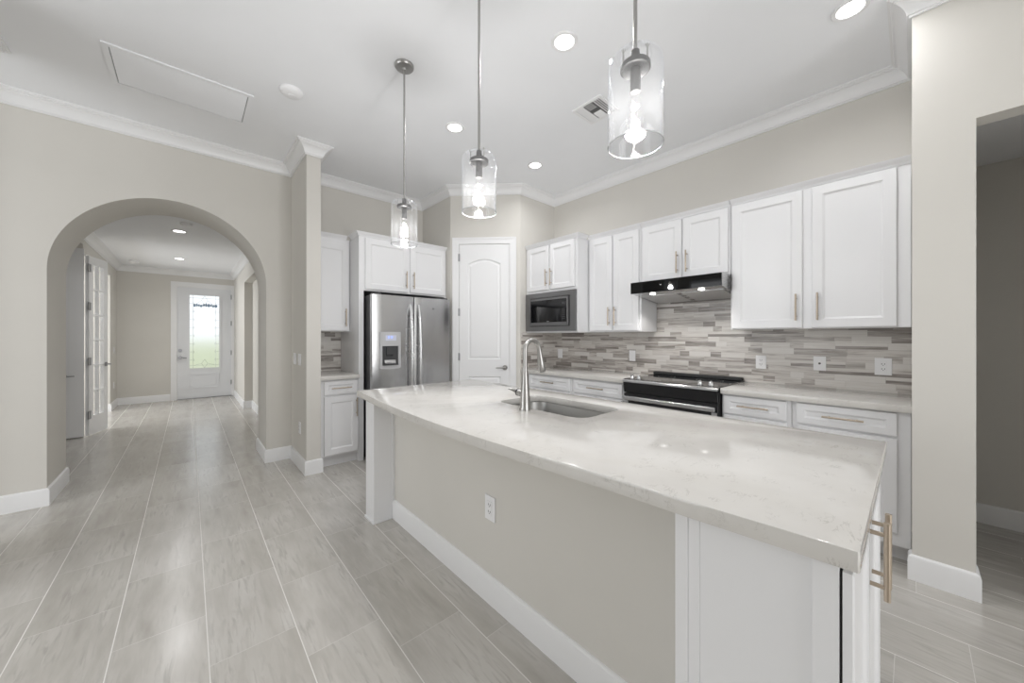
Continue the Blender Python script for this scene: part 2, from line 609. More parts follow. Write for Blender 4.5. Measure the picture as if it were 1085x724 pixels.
def thing(name, label, cat, loc=(0, 0, 0), rz=0.0, group=None, kind=None):
    o = bpy.data.objects.new(name, None)
    o.empty_display_size = 0.1
    o.location = loc
    o.rotation_euler = (0, 0, rz)
    COL.objects.link(o)
    o['label'] = label
    o['category'] = cat
    if group:
        o['group'] = group
    if kind:
        o['kind'] = kind
    return o


def tag(o, label, cat, group=None, kind=None):
    o['label'] = label
    o['category'] = cat
    if group:
        o['group'] = group
    if kind:
        o['kind'] = kind
    return o


def struct(name, bm, m, label, cat, smooth=None):
    return tag(obj(name, bm, m, None, smooth), label, cat, None, 'structure')


def copy_thing(src, loc, label, rz=None, group=None):
    r = src.copy()
    COL.objects.link(r)
    r.location = loc
    if rz is not None:
        r.rotation_euler = (0, 0, rz)
    r['label'] = label
    if group:
        r['group'] = group
    for ch in list(src.children):
        c = ch.copy()
        COL.objects.link(c)
        c.parent = r
        for g in ch.children:
            d = g.copy()
            COL.objects.link(d)
            d.parent = c
    return r


# ------------------------------------------------------------------ the room (x along the back wall, y down the hall, z up)
CEIL = 3.12
XR, XP, YB = 3.588, 2.888, 4.46       # range wall, pier face, back wall
FZ = 2.67                             # foyer ceiling
struct('floor', box(nb(), -4.2, 4.6, -5.4, 10.3, -0.08, 0.0), 'floor', 'pale grey wood-look tile floor with light grout running down the hall', 'floor')
struct('ceiling', box(nb(), -4.2, 3.9, -5.2, 5.05, CEIL, CEIL + 0.1), 'ceiling', 'high flat white ceiling over the kitchen', 'ceiling')
struct('ceiling', box(nb(), -4.2, 2.0, 5.05, 10.3, FZ, FZ + 0.1), 'ceiling', 'lower white ceiling of the entry hall seen through the arch', 'ceiling')

# arch wall
AX, AZ, AR = -0.11, 1.825, 0.705
pts = [(-4.0, 0), (AX - AR, 0)]
for k in range(0, 49):
    a = math.pi - math.pi * k / 48
    pts.append((AX + AR * math.cos(a), AZ + AR * math.sin(a)))
pts += [(AX + AR, 0), (0.945, 0), (0.945, CEIL), (-4.0, CEIL)]
bm = nb()
L = pts
es = []
vs = [bm.verts.new((p[0], YB, p[1])) for p in L]
for i in range(len(vs)):
    es.append(bm.edges.new((vs[i], vs[(i + 1) % len(vs)])))
r = bmesh.ops.triangle_fill(bm, use_beauty=True, edges=es)
e = bmesh.ops.extrude_face_region(bm, geom=[g for g in r['geom'] if isinstance(g, bmesh.types.BMFace)])
bmesh.ops.translate(bm, vec=(0, 0.59, 0), verts=[g for g in e['geom'] if isinstance(g, bmesh.types.BMVert)])
struct('wall_arch', bm, 'wall', 'greige wall with a deep round arch opening to the entry hall', 'wall', 20)
struct('wall_wing', box(nb(), 0.82, 0.945, 3.80, YB, 0, CEIL, 0.004), 'wall', 'narrow greige wing wall between the arch and the refrigerator nook', 'wall')
struct('wall_back', box(nb(), 0.945, 2.5, YB, YB + 0.14, 0, CEIL), 'wall', 'greige wall behind the refrigerator cabinets', 'wall')
struct('wall_pantry', prism(nb(), [(2.37, YB), (2.37, 3.755), (2.97, 3.155), (XR, 3.155), (XR, 3.28), (3.02, 3.28), (2.49, 3.81), (2.49, YB)], 'z', 0, CEIL), 'wall', 'angled greige pantry corner wall around the tall white door', 'wall')
struct('wall_right', box(nb(), XR, XR + 0.14, -0.12, 3.3, 0, CEIL), 'wall', 'greige wall behind the range and the white wall cabinets', 'wall')
# pier with a cased opening to the dark side passage
bm = nb()
plate_holes(bm, [(0.0, 0), (0.0, CEIL), (-5.0, CEIL), (-5.0, 0), (-0.95, 0), (-0.95, 2.38), (-0.212, 2.38), (-0.212, 0)], [], 'x', XP, XP + 0.12)
struct('wall_pier', bm, 'wall', 'greige pier wall at the right with an opening to the dark passage', 'wall')
struct('wall_pier_return', box(nb(), XP + 0.12, XR + 0.14, -0.12, 0.0, 0, CEIL), 'wall', 'short greige return wall closing the end of the range counter', 'wall')
bm = nb()
box(bm, 4.13, 4.25, -2.4, 0.0, 0, 2.5)
struct('wall_passage', bm, 'wall', 'shaded greige far wall of the side passage at the right', 'wall')
struct('wall_passage_end', box(nb(), XP + 0.12, 4.25, -2.5, -2.4, 0, 2.5), 'wall', 'end wall of the side passage beyond the opening', 'wall')
struct('wall_passage_back', box(nb(), XR + 0.14, 4.25, -0.12, 0.0, 0, 2.5), 'wall', 'wall of the side passage behind the range counter', 'wall')
struct('ceiling', box(nb(), XP + 0.12, 4.25, -2.5, -0.12, 2.5, 2.6), 'ceiling', 'low ceiling of the side passage at the right', 'ceiling')
# great room behind the camera
struct('wall_left', plate_holes(nb(), [(-5.2, 0), (4.46, 0), (4.46, CEIL), (-5.2, CEIL)], [[(1.2, 0.4), (4.0, 0.4), (4.0, 2.8), (1.2, 2.8)]], 'x', -4.0, -3.86), 'wall', 'greige outer wall of the great room with a wide window', 'wall')
struct('wall_rear', plate_holes(nb(), [(-4.0, 0.001), (-0.9, 0.001), (-0.9, 2.5), (2.3, 2.5), (2.3, 0.001), (3.0, 0.001), (3.0, CEIL), (-4.0, CEIL)], [], 'y', -5.2, -5.06), 'wall', 'greige rear wall of the great room with the wide patio door opening', 'wall')
struct('wall_stub', box(nb(), -1.09, -0.935, 3.1, 3.765, 0, CEIL), 'wall', 'greige wall stub at the left edge carrying the crown corner', 'wall')

# foyer
bm = nb()
plate_holes(bm, [(-1.6, 0), (-0.185, 0), (-0.185, 2.35), (0.708, 2.35), (0.708, 0), (1.2, 0), (1.2, FZ), (-1.6, FZ)], [], 'y', 10.1, 10.24)
struct('wall_entry', bm, 'wall', 'greige end wall of the entry hall around the front door', 'wall')
bm = nb()
plate_holes(bm, [(5.05, 2.5), (7.17, 2.5), (7.17, 2.37), (9.33, 2.37), (9.33, 0), (10.1, 0), (10.1, FZ), (5.05, FZ)], [], 'x', -1.14, -1.02)
struct('wall_foyer_left', bm, 'wall', 'greige left wall of the entry hall with the study opening', 'wall')
bm = nb()
box(bm, 0.87, 1.0, 5.05, 10.1, 0, FZ)
struct('wall_foyer_right', bm, 'wall', 'greige right wall of the entry hall', 'wall')
bm = nb()
box(bm, 0.75, 0.87, 8.1, 10.1, 0, FZ)
box(bm, 0.75, 0.87, 5.05, 8.1, 2.29, FZ)
struct('wall_foyer_niche', bm, 'wall', 'greige projecting surround of the shallow niche on the right of the entry hall', 'wall')
bm = nb()
plate_holes(bm, [(5.05, 0), (10.1, 0), (10.1, FZ), (5.05, FZ)], [[(7.4, 0.6), (9.4, 0.6), (9.4, 2.3), (7.4, 2.3)]], 'x', -3.4, -3.3)
box(bm, -3.3, -1.14, 5.05, 5.10, 0, FZ)
box(bm, -3.3, -1.14, 10.0, 10.1, 0, FZ)
box(bm, -3.3, -1.03, 7.20, 7.30, 0, 2.5)
struct('wall_study', bm, 'wall', 'pale walls of the study beyond the glazed doors', 'wall')

# crown, base
CR = [(0.0, 0.0), (0.0, -0.106), (0.011, -0.106), (0.011, -0.094), (0.019, -0.094), (0.021, -0.084), (0.028, -0.065), (0.041, -0.045), (0.058, -0.030), (0.066, -0.027), (0.066, -0.019), (0.077, -0.019), (0.081, -0.012), (0.091, -0.012), (0.091, 0.0)]
def crown(path, z, closed=False, s=1.0):
    return sweep(nb(), path, [(o * s, z + h * s) for o, h in CR], closed)
struct('trim_1', crown([(XP, -5.0), (XP, 0.0), (XR, 0.0), (XR, 3.155), (2.97, 3.155), (2.37, 3.755), (2.37, YB), (0.945, YB), (0.945, 3.80), (0.82, 3.80), (0.82, YB), (-3.86, YB)], CEIL), 'trim', 'white crown moulding running round the kitchen ceiling', 'crown moulding', 25)
struct('trim_2', crown([(0.75, 5.05), (0.75, 10.1), (-1.02, 10.1), (-1.02, 5.05)], FZ, True), 'trim', 'white crown moulding of the entry hall ceiling', 'crown moulding', 25)
struct('trim_3', crown([(-1.09, 3.1), (-1.09, 3.765), (-0.935, 3.765), (-0.935, 3.1)], CEIL, True), 'trim', 'white crown moulding corner at the far left of the ceiling', 'crown moulding', 25)
BP = [(0.0, 0.0), (0.016, 0.0), (0.016, 0.112), (0.012, 0.126), (0.006, 0.132), (0.0, 0.134)]
def base(name, path, label):
    struct(name, sweep(nb(), path, BP), 'trim', label, 'baseboard', 25)
base('baseboard_arch_left', [(-3.3, 5.05), (AX - AR, 5.05), (AX - AR, YB), (-3.86, YB)], 'white baseboard wrapping the left foot of the arch')
base('baseboard_arch_right', [(0.945, 3.90), (0.945, 3.80), (0.82, 3.80), (0.82, YB), (AX + AR, YB), (AX + AR, 5.05), (0.87, 5.05), (0.87, 8.1), (0.75, 8.1), (0.75, 10.1), (0.775, 10.1)], 'white baseboard from the wing wall through the right foot of the arch')
base('baseboard_entry', [(-0.28, 10.1), (-1.02, 10.1), (-1.02, 9.33), (-1.14, 9.33)], 'white baseboard in the far left corner of the entry hall')
base('baseboard_pier', [(XP + 0.12, -0.212), (XP, -0.212), (XP, 0.0), (XP + 0.06, 0.0)], 'white baseboard wrapping the pier at the right')
base('baseboard_passage', [(4.13, -2.4), (4.13, -0.12), (XR + 0.14, -0.12)], 'white baseboard of the dark side passage')
base('baseboard_pantry', [(2.93, 3.195), (2.97, 3.155)], 'short white baseboard beside the pantry door')

# mosaic splash
bm = nb()
plate_holes(bm, [(0.0, 0.914), (3.155, 0.914), (3.155, 1.353), (1.755, 1.353), (1.755, 1.70), (0.975, 1.70), (0.975, 1.36), (0.0, 1.36)], [], 'x', XR - 0.009, XR)
struct('wall_tile', bm, 'splash', 'grey and beige stone strip mosaic backsplash behind the range', 'backsplash')
struct('wall_tile', box(nb(), 2.985, XR - 0.009, 3.146, 3.155, 0.914, 1.353), 'splash', 'stone strip mosaic return below the microwave, next to the pantry wall', 'backsplash')
struct('wall_tile', box(nb(), 0.945, 1.318, YB - 0.009, YB, 0.914, 1.36), 'splash', 'small stone strip mosaic backsplash in the nook left of the refrigerator', 'backsplash')


# ------------------------------------------------------------------ cabinet building blocks (local: x to the viewer's right, y into the wall, z up)
def panel_door(bm, x0, x1, z0, z1, y=0.0, th=0.02, st=0.058, rec=0.009, bv=0.012):
    """framed door leaf with a bevelled recessed centre panel; front at y, back at y + th"""
    def ring(a, yy):
        return [bm.verts.new(p) for p in ((x0 + a, yy, z0 + a), (x1 - a, yy, z0 + a), (x1 - a, yy, z1 - a), (x0 + a, yy, z1 - a))]
    e = 0.003
    R = [ring(0, y + th), ring(0, y + e), ring(e, y), ring(st, y), ring(st + 0.002, y + 0.003), ring(st + bv, y + rec)]
    for a, b in zip(R, R[1:]):
        for k in range(4):
            q = (k + 1) % 4
            bm.faces.new((a[k], a[q], b[q], b[k]))
    bm.faces.new(R[-1])
    bm.faces.new(R[0][::-1])
    return bm


def pull(bm, x, z, y, length=0.19, vertical=True, r=0.006, off=0.032, cc=0.128):
    """bar pull centred at (x, z) on a face at y"""
    h = length / 2
    if vertical:
        tube(bm, [(x, y - off, z - h), (x, y - off, z + h)], r, 12)
        for s in (-1, 1):
            tube(bm, [(x, y + 0.001, z + s * cc / 2), (x, y - off, z + s * cc / 2)], r * 0.8, 10)
    else:
        tube(bm, [(x - h, y - off, z), (x + h, y - off, z)], r, 12)
        for s in (-1, 1):
            tube(bm, [(x + s * cc / 2, y + 0.001, z), (x + s * cc / 2, y - off, z)], r * 0.8, 10)
    return bm


def add_door(root, x0, x1, z0, z1, hx, hz, y=-0.021, vertical=True, name='door', st=0.058, length=0.19):
    d = obj(name, panel_door(nb(), x0, x1, z0, z1, y, st=st), 'cabinet', root)
    obj('handle', pull(nb(), hx, hz, y, length, vertical), 'brass', d, 40)
    return d


def small_crown(root, x0, x1, depth, ztop, left=False, right=False, y0=0.0):
    """crown strip of a cabinet along its front and, where asked, its sides"""
    prof = [(0.0, ztop - 0.042), (0.008, ztop - 0.042), (0.012, ztop - 0.03), (0.032, ztop - 0.010), (0.036, ztop), (0.0, ztop)]
    path = []
    if right:
        path.append((x1, depth))
    path += [(x1, y0), (x0, y0)]
    if left:
        path.append((x0, depth))
    # the cabinet front faces -y, so the left of a path running towards -x is -y
    bm = nb()
    sweep(bm, [(p[0], p[1]) for p in path], [(-o, z) for o, z in prof] if False else prof)
    return obj('crown_molding', bm, 'cabinet', root, 25)


RZ = -math.pi / 2
UB, UT = 1.36, 2.362      # wall cabinets: underside and top of box
XU = 3.272                # wall cabinet box front (door faces at 3.251)


def upper(name, label, yl, yr, zb, doors, xf=XU, crown_sides=(False, False), group='white wall cabinets on the range wall', ztop=2.402):
    """wall cabinet on the range wall between y = yl (viewer's left) and yr; doors: list of (y_left, y_right, z0, z1, handle_y, handle_z)"""
    t = thing(name, label, 'cabinet', (xf, yl, zb), RZ, group)
    w = yl - yr
    obj('body', box(nb(), 0.0005, w - 0.0005, 0, XR - xf - 0.001, 0, ztop - 0.04 - zb, 0.001), 'cabinet', t)
    for (a, b, z0, z1, hy, hz) in doors:
        add_door(t, yl - a, yl - b, z0 - zb, z1 - zb, yl - hy, hz - zb)
    small_crown(t, 0.0005, w - 0.0005, XR - xf - 0.002, ztop - zb, *crown_sides)
    return t


upper('wall_cabinet', 'widest tall white wall cabinet, right of the range hood beside the pier', 0.982, 0.002, UB,
      [(0.967, 0.523, UB + 0.006, 2.348, 0.556, 1.512), (0.470, 0.062, UB + 0.006, 2.348, 0.437, 1.512)])
upper('wall_cabinet', 'short white double-door wall cabinet directly above the black range hood', 1.755, 0.984, 1.812,
      [(1.735, 1.370, 1.826, 2.348, 1.402, 1.965), (1.352, 0.999, 1.826, 2.348, 1.320, 1.965)])
upper('wall_cabinet', 'tall narrow white double-door wall cabinet between the microwave and the range hood', 2.372, 1.757, 1.353,
      [(2.357, 2.074, 1.365, 2.348, 2.103, 1.512), (2.060, 1.778, 1.365, 2.348, 2.031, 1.512)])
# deeper cabinet that houses the microwave
t = thing('microwave_cabinet', 'deep white wall cabinet with two small doors above the built-in microwave', 'cabinet', (3.072, 3.150, 1.350), RZ, 'white wall cabinets on the range wall')
wdt = 3.150 - 2.374
bm = nb()
D_ = XR - 3.072 - 0.001
box(bm, 0, wdt, 0, D_, 0.46, 1.012, 0.001)          # upper box
box(bm, 0, 0.022, 0, D_, 0, 0.46)
box(bm, wdt - 0.022, wdt, 0, D_, 0, 0.46)
box(bm, 0.022, wdt - 0.022, 0, D_, 0, 0.016)
box(bm, 0.022, wdt - 0.022, D_ - 0.01, D_, 0.016, 0.46)
obj('body', bm, 'cabinet', t)
add_door(t, 0.035, wdt / 2 - 0.009, 0.492, 0.998, wdt / 2 - 0.036, 0.628, st=0.05)
add_door(t, wdt / 2 + 0.009, wdt - 0.03, 0.492, 0.998, wdt / 2 + 0.036, 0.628, st=0.05)
small_crown(t, 0, wdt, 0.145, 1.052, False, True)

# microwave with its trim kit
t = thing('microwave_oven', 'built-in stainless microwave with black glass door', 'microwave', (3.072, 3.138, 1.366), RZ)
mw, mh = 0.752, 0.444
bm = nb()
plate_holes(bm, [(0.0, 0.0), (mw, 0.0), (mw, mh), (0, mh)], [[(0.058, 0.055), (0.675, 0.055), (0.675, mh - 0.055), (0.058, mh - 0.055)]], 'y', -0.024, -0.0005)
obj('trim_frame', bm, 'steel_dark', t)
obj('casing', box(nb(), 0.05, 0.69, 0.001, 0.40, 0.04, mh - 0.04), 'black', t)
bm = nb()
plate_holes(bm, [(0.066, 0.063), (0.667, 0.063), (0.667, mh - 0.063), (0.066, mh - 0.063)], [[(0.092, 0.100), (0.640, 0.100), (0.640, mh - 0.088), (0.092, mh - 0.088)]], 'y', -0.034, -0.012)
dr = obj('door_frame', bm, 'steel_dark', t)
obj('door_glass', box(nb(), 0.092, 0.640, -0.0315, -0.014, 0.100, mh - 0.088), 'black_glass', dr)
bm = nb()
for k in range(6):
    for j in range(2):
        box(bm, 0.575 + j * 0.024, 0.590 + j * 0.024, -0.0325, -0.0315, 0.13 + k * 0.022, 0.143 + k * 0.022)
obj('keypad', bm, 'dark_grey', dr)
obj('clock_display', box(nb(), 0.573, 0.618, -0.0325, -0.0315, 0.295, 0.318), 'dark_grey', dr)
obj('maker_mark', box(nb(), 0.345, 0.385, -0.0325, -0.0315, 0.106, 0.113), 'steel', dr)


def base_cab(name, label, yl, yr, xf, fronts, group, depth=None, side_fill=0.0):
    """base cabinet on the range wall; fronts: list of ('drawer'|'door', y_left, y_right, z0, z1, handle_y, handle_z)"""
    t = thing(name, label, 'cabinet', (xf, yl, 0), RZ, group)
    w = yl - yr
    dd = XR - xf - 0.001 if depth is None else depth
    bm = nb()
    prism(bm, [(0.0, 0.105), (dd, 0.105), (dd, 0.873), (0, 0.873)], 'x', 0.0005, w - 0.0005)
    obj('body', bm, 'cabinet', t)
    obj('toe_kick', box(nb(), 0.0005, w - 0.0005, 0.085, dd, 0.0, 0.105), 'cabinet', t)
    for (k, a, b, z0, z1, hy, hz) in fronts:
        add_door(t, yl - a, yl - b, z0, z1, yl - hy, hz, -0.020, k == 'door', k, 0.04 if k == 'drawer' else 0.058)
    return t


XB = 3.012
GB = 'white base cabinets under the range wall counter'
base_cab('base_cabinet', 'white base cabinet with one drawer, just right of the range', 0.962, 0.540, XB,
         [('drawer', 0.948, 0.566, 0.730, 0.862, 0.757, 0.797), ('door', 0.948, 0.566, 0.125, 0.716, 0.60, 0.60)], GB)
base_cab('base_cabinet', 'white base cabinet with a wide drawer and door, beside the pier', 0.538, 0.002, XB,
         [('drawer', 0.512, 0.056, 0.732, 0.864, 0.285, 0.798), ('door', 0.512, 0.056, 0.180, 0.716, 0.46, 0.60)], GB)
base_cab('base_cabinet', 'white base cabinet with one drawer, just left of the range', 2.392, 1.768, XB,
         [('drawer', 2.366, 1.800, 0.722, 0.856, 2.083, 0.792), ('door', 2.366, 2.086, 0.125, 0.708, 2.12, 0.60), ('door', 2.080, 1.800, 0.125, 0.708, 2.046, 0.60)], GB)
base_cab('base_cabinet', 'white base cabinet with one drawer, next to the pantry wall below the microwave', 3.054, 2.394, XB,
         [('drawer', 3.030, 2.420, 0.722, 0.856, 2.72, 0.792), ('door', 3.030, 2.728, 0.125, 0.708, 2.76, 0.60), ('door', 2.722, 2.420, 0.125, 0.708, 2.69, 0.60)], GB)

# worktops
def slab(name, poly, z0, z1, label, group=None, holes=None):
    bm = nb()
    plate_holes(bm, poly, holes or [], 'z', z0, z1)
    bmesh.ops.recalc_face_normals(bm, faces=bm.faces[:])
    es = [e for e in bm.edges if len(e.link_faces) == 2 and e.calc_face_angle() > 1.2 and abs(e.verts[0].co.z - e.verts[1].co.z) < 1e-5]
    bmesh.ops.bevel(bm, geom=es, offset=0.0025, segments=2, affect='EDGES', profile=0.5)
    o = obj(name, bm, 'quartz', None, 30)
    return tag(o, label, 'countertop', group)

slab('countertop', [(2.972, 0.001), (XR - 0.010, 0.001), (XR - 0.010, 0.964), (2.972, 0.964)], 0.874, 0.914, 'white quartz worktop to the right of the range, ending at the pier')
slab('countertop', [(2.972, 1.766), (XR - 0.010, 1.766), (XR - 0.010, 3.145), (2.983, 3.145), (2.972, 3.140)], 0.874, 0.914, 'white quartz worktop to the left of the range, below the microwave')

# ------------------------------------------------------------------ refrigerator nook on the back wall
GN = 'white cabinets of the refrigerator nook'
t = thing('wall_cabinet', 'single-door white wall cabinet between the wing wall and the refrigerator', 'cabinet', (0.946, 4.142, UB), 0, GN)
obj('body', box(nb(), 0, 0.370, 0, 0.316, 0, 1.002, 0.001), 'cabinet', t)
add_door(t, 0.022, 0.352, 0.010, 0.940, 0.322, 0.150)
small_crown(t, 0, 0.337, 0.31, 1.040)
t = thing('base_cabinet', 'single white base cabinet with drawer and door beside the wing wall', 'cabinet', (0.9475, 3.868, 0), 0, GN)
obj('body', box(nb(), 0, 0.371, 0, 0.590, 0.105, 0.873), 'cabinet', t)
obj('toe_kick', box(nb(), 0, 0.371, 0.06, 0.59, 0, 0.105), 'cabinet', t)
add_door(t, 0.04, 0.352, 0.722, 0.856, 0.196, 0.789, -0.02, False, 'drawer', 0.035)
add_door(t, 0.04, 0.364, 0.125, 0.704, 0.342, 0.58)
slab('countertop', [(0.9465, 3.826), (1.3185, 3.826), (1.3185, YB - 0.010), (0.9465, YB - 0.010)], 0.874, 0.914, 'small white quartz worktop in the nook left of the refrigerator')
t = thing('refrigerator_cabinet', 'tall white surround with double doors above the refrigerator', 'cabinet', (1.320, 3.862, 0), 0, GN)
obj('side_panel', box(nb(), 0, 0.050, 0, 0.596, 0, 2.362, 0.001), 'cabinet', t)
obj('side_panel', box(nb(), 1.022, 1.049, 0, 0.596, 0, 1.79, 0.001), 'cabinet', t)
obj('body', box(nb(), 0.050, 1.049, 0, 0.596, 1.79, 2.362, 0.001), 'cabinet', t)
add_door(t, 0.062, 0.545, 1.806, 2.346, 0.513, 1.945)
add_door(t, 0.570, 1.034, 1.806, 2.346, 0.602, 1.945)
small_crown(t, 0, 1.049, 0.225, 2.402, True, False)

# refrigerator
t = thing('refrigerator', 'stainless side-by-side refrigerator with water dispenser in its left door', 'refrigerator', (1.385, 3.650, 0), 0)
obj('casing', box(nb(), 0.006, 0.907, 0.085, 0.76, 0.02, 1.735, 0.004), 'dark_grey', t)
obj('grille', box(nb(), 0.02, 0.893, 0.07, 0.085, 0.02, 0.12), 'black', t)
def fr_door(x0, x1, hole=None):
    bm = nb()
    z0, z1 = 0.13, 1.738
    # gently crowned front: columns across the width
    n = 10
    cols = []
    for i in range(n + 1):
        s = i / n
        x = x0 + (x1 - x0) * s
        y = 0.006 * (2 * s - 1) ** 2
        if i in (0, n):
            y += 0.006
        cols.append((x, y))
    poly = cols + [(x1, 0.075), (x0, 0.075)]
    prism(bm, poly, 'z', z0, z1)
    return bm
dl = obj('door', fr_door(0.0, 0.452), 'steel_h', t, 30)
dr = obj('door', fr_door(0.462, 0.913), 'steel_h', t, 30)
obj('door_gap_shade', box(nb(), 0.4525, 0.4615, 0.022, 0.085, 0.13, 1.735), 'black', t)  # black strip added to paint the shade in the gap between the doors
obj('hinge_cover', box(nb(), 0.02, 0.10, 0.03, 0.13, 1.739, 1.757, 0.004), 'dark_grey', t)
obj('hinge_cover', box(nb(), 0.813, 0.893, 0.03, 0.13, 1.739, 1.757, 0.004), 'dark_grey', t)
def fr_handle(x):
    bm = nb()
    pts = []
    for i in range(15):
        s = i / 14
        pts.append((x, 0.004 - 0.058 * math.sin(math.pi * s) ** 0.45, 0.50 + 1.15 * s))
    tube(bm, pts, 0.0185, 12)
    return bm
M['steel_bar'] = metal('satin_steel_bar', (0.62, 0.62, 0.625), 0.27, (1, 1, 1), 0.02)
obj('handle', fr_handle(0.408), 'steel_bar', dl, 40)
obj('handle', fr_handle(0.506), 'steel_bar', dr, 40)
# dispenser
M['dispenser'] = gloss('light_grey_plastic', (0.50, 0.50, 0.51), 0.3)
dp = obj('dispenser', plate_holes(nb(), [(0.068, 0.975), (0.10, 0.968), (0.18, 0.963), (0.26, 0.968), (0.292, 0.975), (0.292, 1.352), (0.068, 1.352)],
         [[(0.094, 1.005), (0.266, 1.005), (0.266, 1.205), (0.094, 1.205)]], 'y', -0.014, 0.003), M['dispenser'], t)
bm = nb()
box(bm, 0.094, 0.266, -0.003, 0.0015, 1.005, 1.205)
obj('dispenser_recess', bm, 'dark_grey', dp)
obj('drip_tray', box(nb(), 0.098, 0.262, -0.030, -0.002, 1.005, 1.020, 0.003), 'dark_grey', dp)
bm = nb()
prism(bm, [(-0.004, 1.195), (-0.024, 1.195), (-0.020, 1.12), (-0.010, 1.10), (-0.004, 1.10)], 'x', 0.135, 0.205)
obj('dispenser_paddle', bm, 'dark_grey', dp)
bm = nb()
prism(bm, [(-0.004, 1.06), (-0.012, 1.03), (-0.026, 1.021), (-0.004, 1.021)], 'x', 0.12, 0.24)
obj('dispenser_chute', bm, 'steel', dp)
obj('control_panel', box(nb(), 0.085, 0.275, -0.0165, -0.014, 1.232, 1.338, 0.001), M['dispenser'], dp)
obj('display', box(nb(), 0.125, 0.240, -0.0178, -0.0165, 1.262, 1.318), paint('pale_display', (0.62, 0.64, 0.76), 0.2), dp)
for xx in (0.152, 0.184):
    bm = nb()
    prism(bm, [(xx, 1.288), (xx + 0.006, 1.288), (xx + 0.006, 1.296), (xx + 0.010, 1.296), (xx + 0.010, 1.288), (xx + 0.016, 1.288), (xx + 0.016, 1.308), (xx + 0.010, 1.308), (xx + 0.010, 1.301), (xx + 0.006, 1.301), (xx + 0.006, 1.308), (xx, 1.308)], 'y', -0.0188, -0.0178)
    obj('display_digit', bm, 'display', dp)
obj('maker_mark', box(nb(), 0.675, 0.70, -0.004, 0.0, 1.615, 1.623), 'steel_dark', dr)

# ------------------------------------------------------------------ range and hood
t = thing('range', 'black and stainless slide-in range with smooth black cooktop', 'range', (2.955, 1.758, 0), RZ)
rw = 0.786
obj('body', box(nb(), 0.004, rw - 0.004, 0.03, 0.62, 0.02, 0.895), 'dark_grey', t)
obj('cooktop', box(nb(), -0.004, rw + 0.004, 0.0085, 0.615, 0.896, 0.921, 0.003), 'black_glass', t)
bm = nb()
prism(bm, [(-0.022, 0.893), (0.008, 0.896), (0.008, 0.918), (-0.012, 0.914), (-0.022, 0.908)], 'x', -0.002, rw + 0.002)
obj('front_rail', bm, 'steel', t)
obj('rear_vent', box(nb(), 0.0, rw, 0.555, 0.614, 0.922, 0.950, 0.005), 'black', t)
ring_mat = paint('burner_ring_print', (0.16, 0.16, 0.16), 0.4)
for (cx_, cy_, rr) in ((0.20, 0.20, 0.105), (0.58, 0.20, 0.085), (0.20, 0.42, 0.075), (0.58, 0.42, 0.105)):
    for r0 in (rr,):
        bm = nb()
        lathe(bm, [(r0 - 0.0015, 0.9211), (r0 + 0.0015, 0.9211), (r0 + 0.0015, 0.9215), (r0 - 0.0015, 0.9215)], 40, (cx_, cy_, 0), True)
        obj('burner_ring', bm, ring_mat, t)
for kx in (0.052, 0.118, rw - 0.150, rw - 0.070):
    bm = nb()
    lathe(bm, [(0, 0.0), (0.021, 0.0), (0.021, 0.006), (0.017, 0.009), (0.016, 0.028), (0.013, 0.032), (0, 0.032)], 20)
    box(bm, -0.003, 0.003, -0.015, 0.015, 0.030, 0.037, 0.001)
    kb = obj('knob', bm, 'steel', t, 40)
    kb.location = (kx, 0.052, 0.9205)
obj('control_band', prism(nb(), [(-0.020, 0.892), (0.03, 0.892), (0.03, 0.800), (-0.004, 0.800)], 'x', 0.004, rw - 0.004), 'black_glass', t)
od = obj('oven_door', plate_holes(nb(), [(0.004, 0.22), (rw - 0.004, 0.22), (rw - 0.004, 0.792), (0.004, 0.792)], [[(0.062, 0.30), (rw - 0.062, 0.30), (rw - 0.062, 0.706), (0.062, 0.706)]], 'y', -0.004, 0.029), 'black', t)
for xa in (0.006, rw - 0.046):
    obj('side_trim', box(nb(), xa, xa + 0.040, -0.009, -0.0042, 0.23, 0.728, 0.001), 'steel', od)
obj('oven_window', box(nb(), 0.062, rw - 0.062, -0.002, 0.02, 0.30, 0.706), 'black_glass', od)
bm = nb()
box(bm, 0.010, rw - 0.010, -0.052, -0.030, 0.736, 0.774, 0.008)
for s in (0.05, rw - 0.05):
    box(bm, s - 0.016, s + 0.016, -0.032, -0.003, 0.744, 0.766, 0.003)
obj('oven_handle', bm, 'steel', od)
obj('storage_drawer', box(nb(), 0.004, rw - 0.004, -0.002, 0.029, 0.06, 0.21, 0.003), 'steel', t)

t = thing('range_hood', 'slim under-cabinet range hood with black glass front and two lit lamps', 'range hood', (3.075, 1.752, 1.640), RZ)
hw = 0.768
bm = nb()
prism(bm, [(0.0, 0.060), (0.50, 0.0), (0.50, 0.168), (0.02, 0.168), (0.0, 0.155)], 'x', 0, hw)
obj('housing', bm, 'steel', t)
obj('glass_front', box(nb(), 0.0, hw, -0.014, -0.0005, 0.058, 0.160, 0.001), 'hood_glass', t)
def slope(y):
    return 0.060 - 0.12 * y
for k in range(2):
    x0 = 0.03 + k * (hw / 2 - 0.008)
    bm = nb()
    x1 = x0 + hw / 2 - 0.052
    ya, yb = 0.115, 0.47
    prism(bm, [(ya, slope(ya) - 0.001), (yb, slope(yb) - 0.001), (yb, slope(yb) - 0.005), (ya, slope(ya) - 0.005)], 'x', x0, x1)
    obj('grease_filter', bm, 'mesh_filter', t)
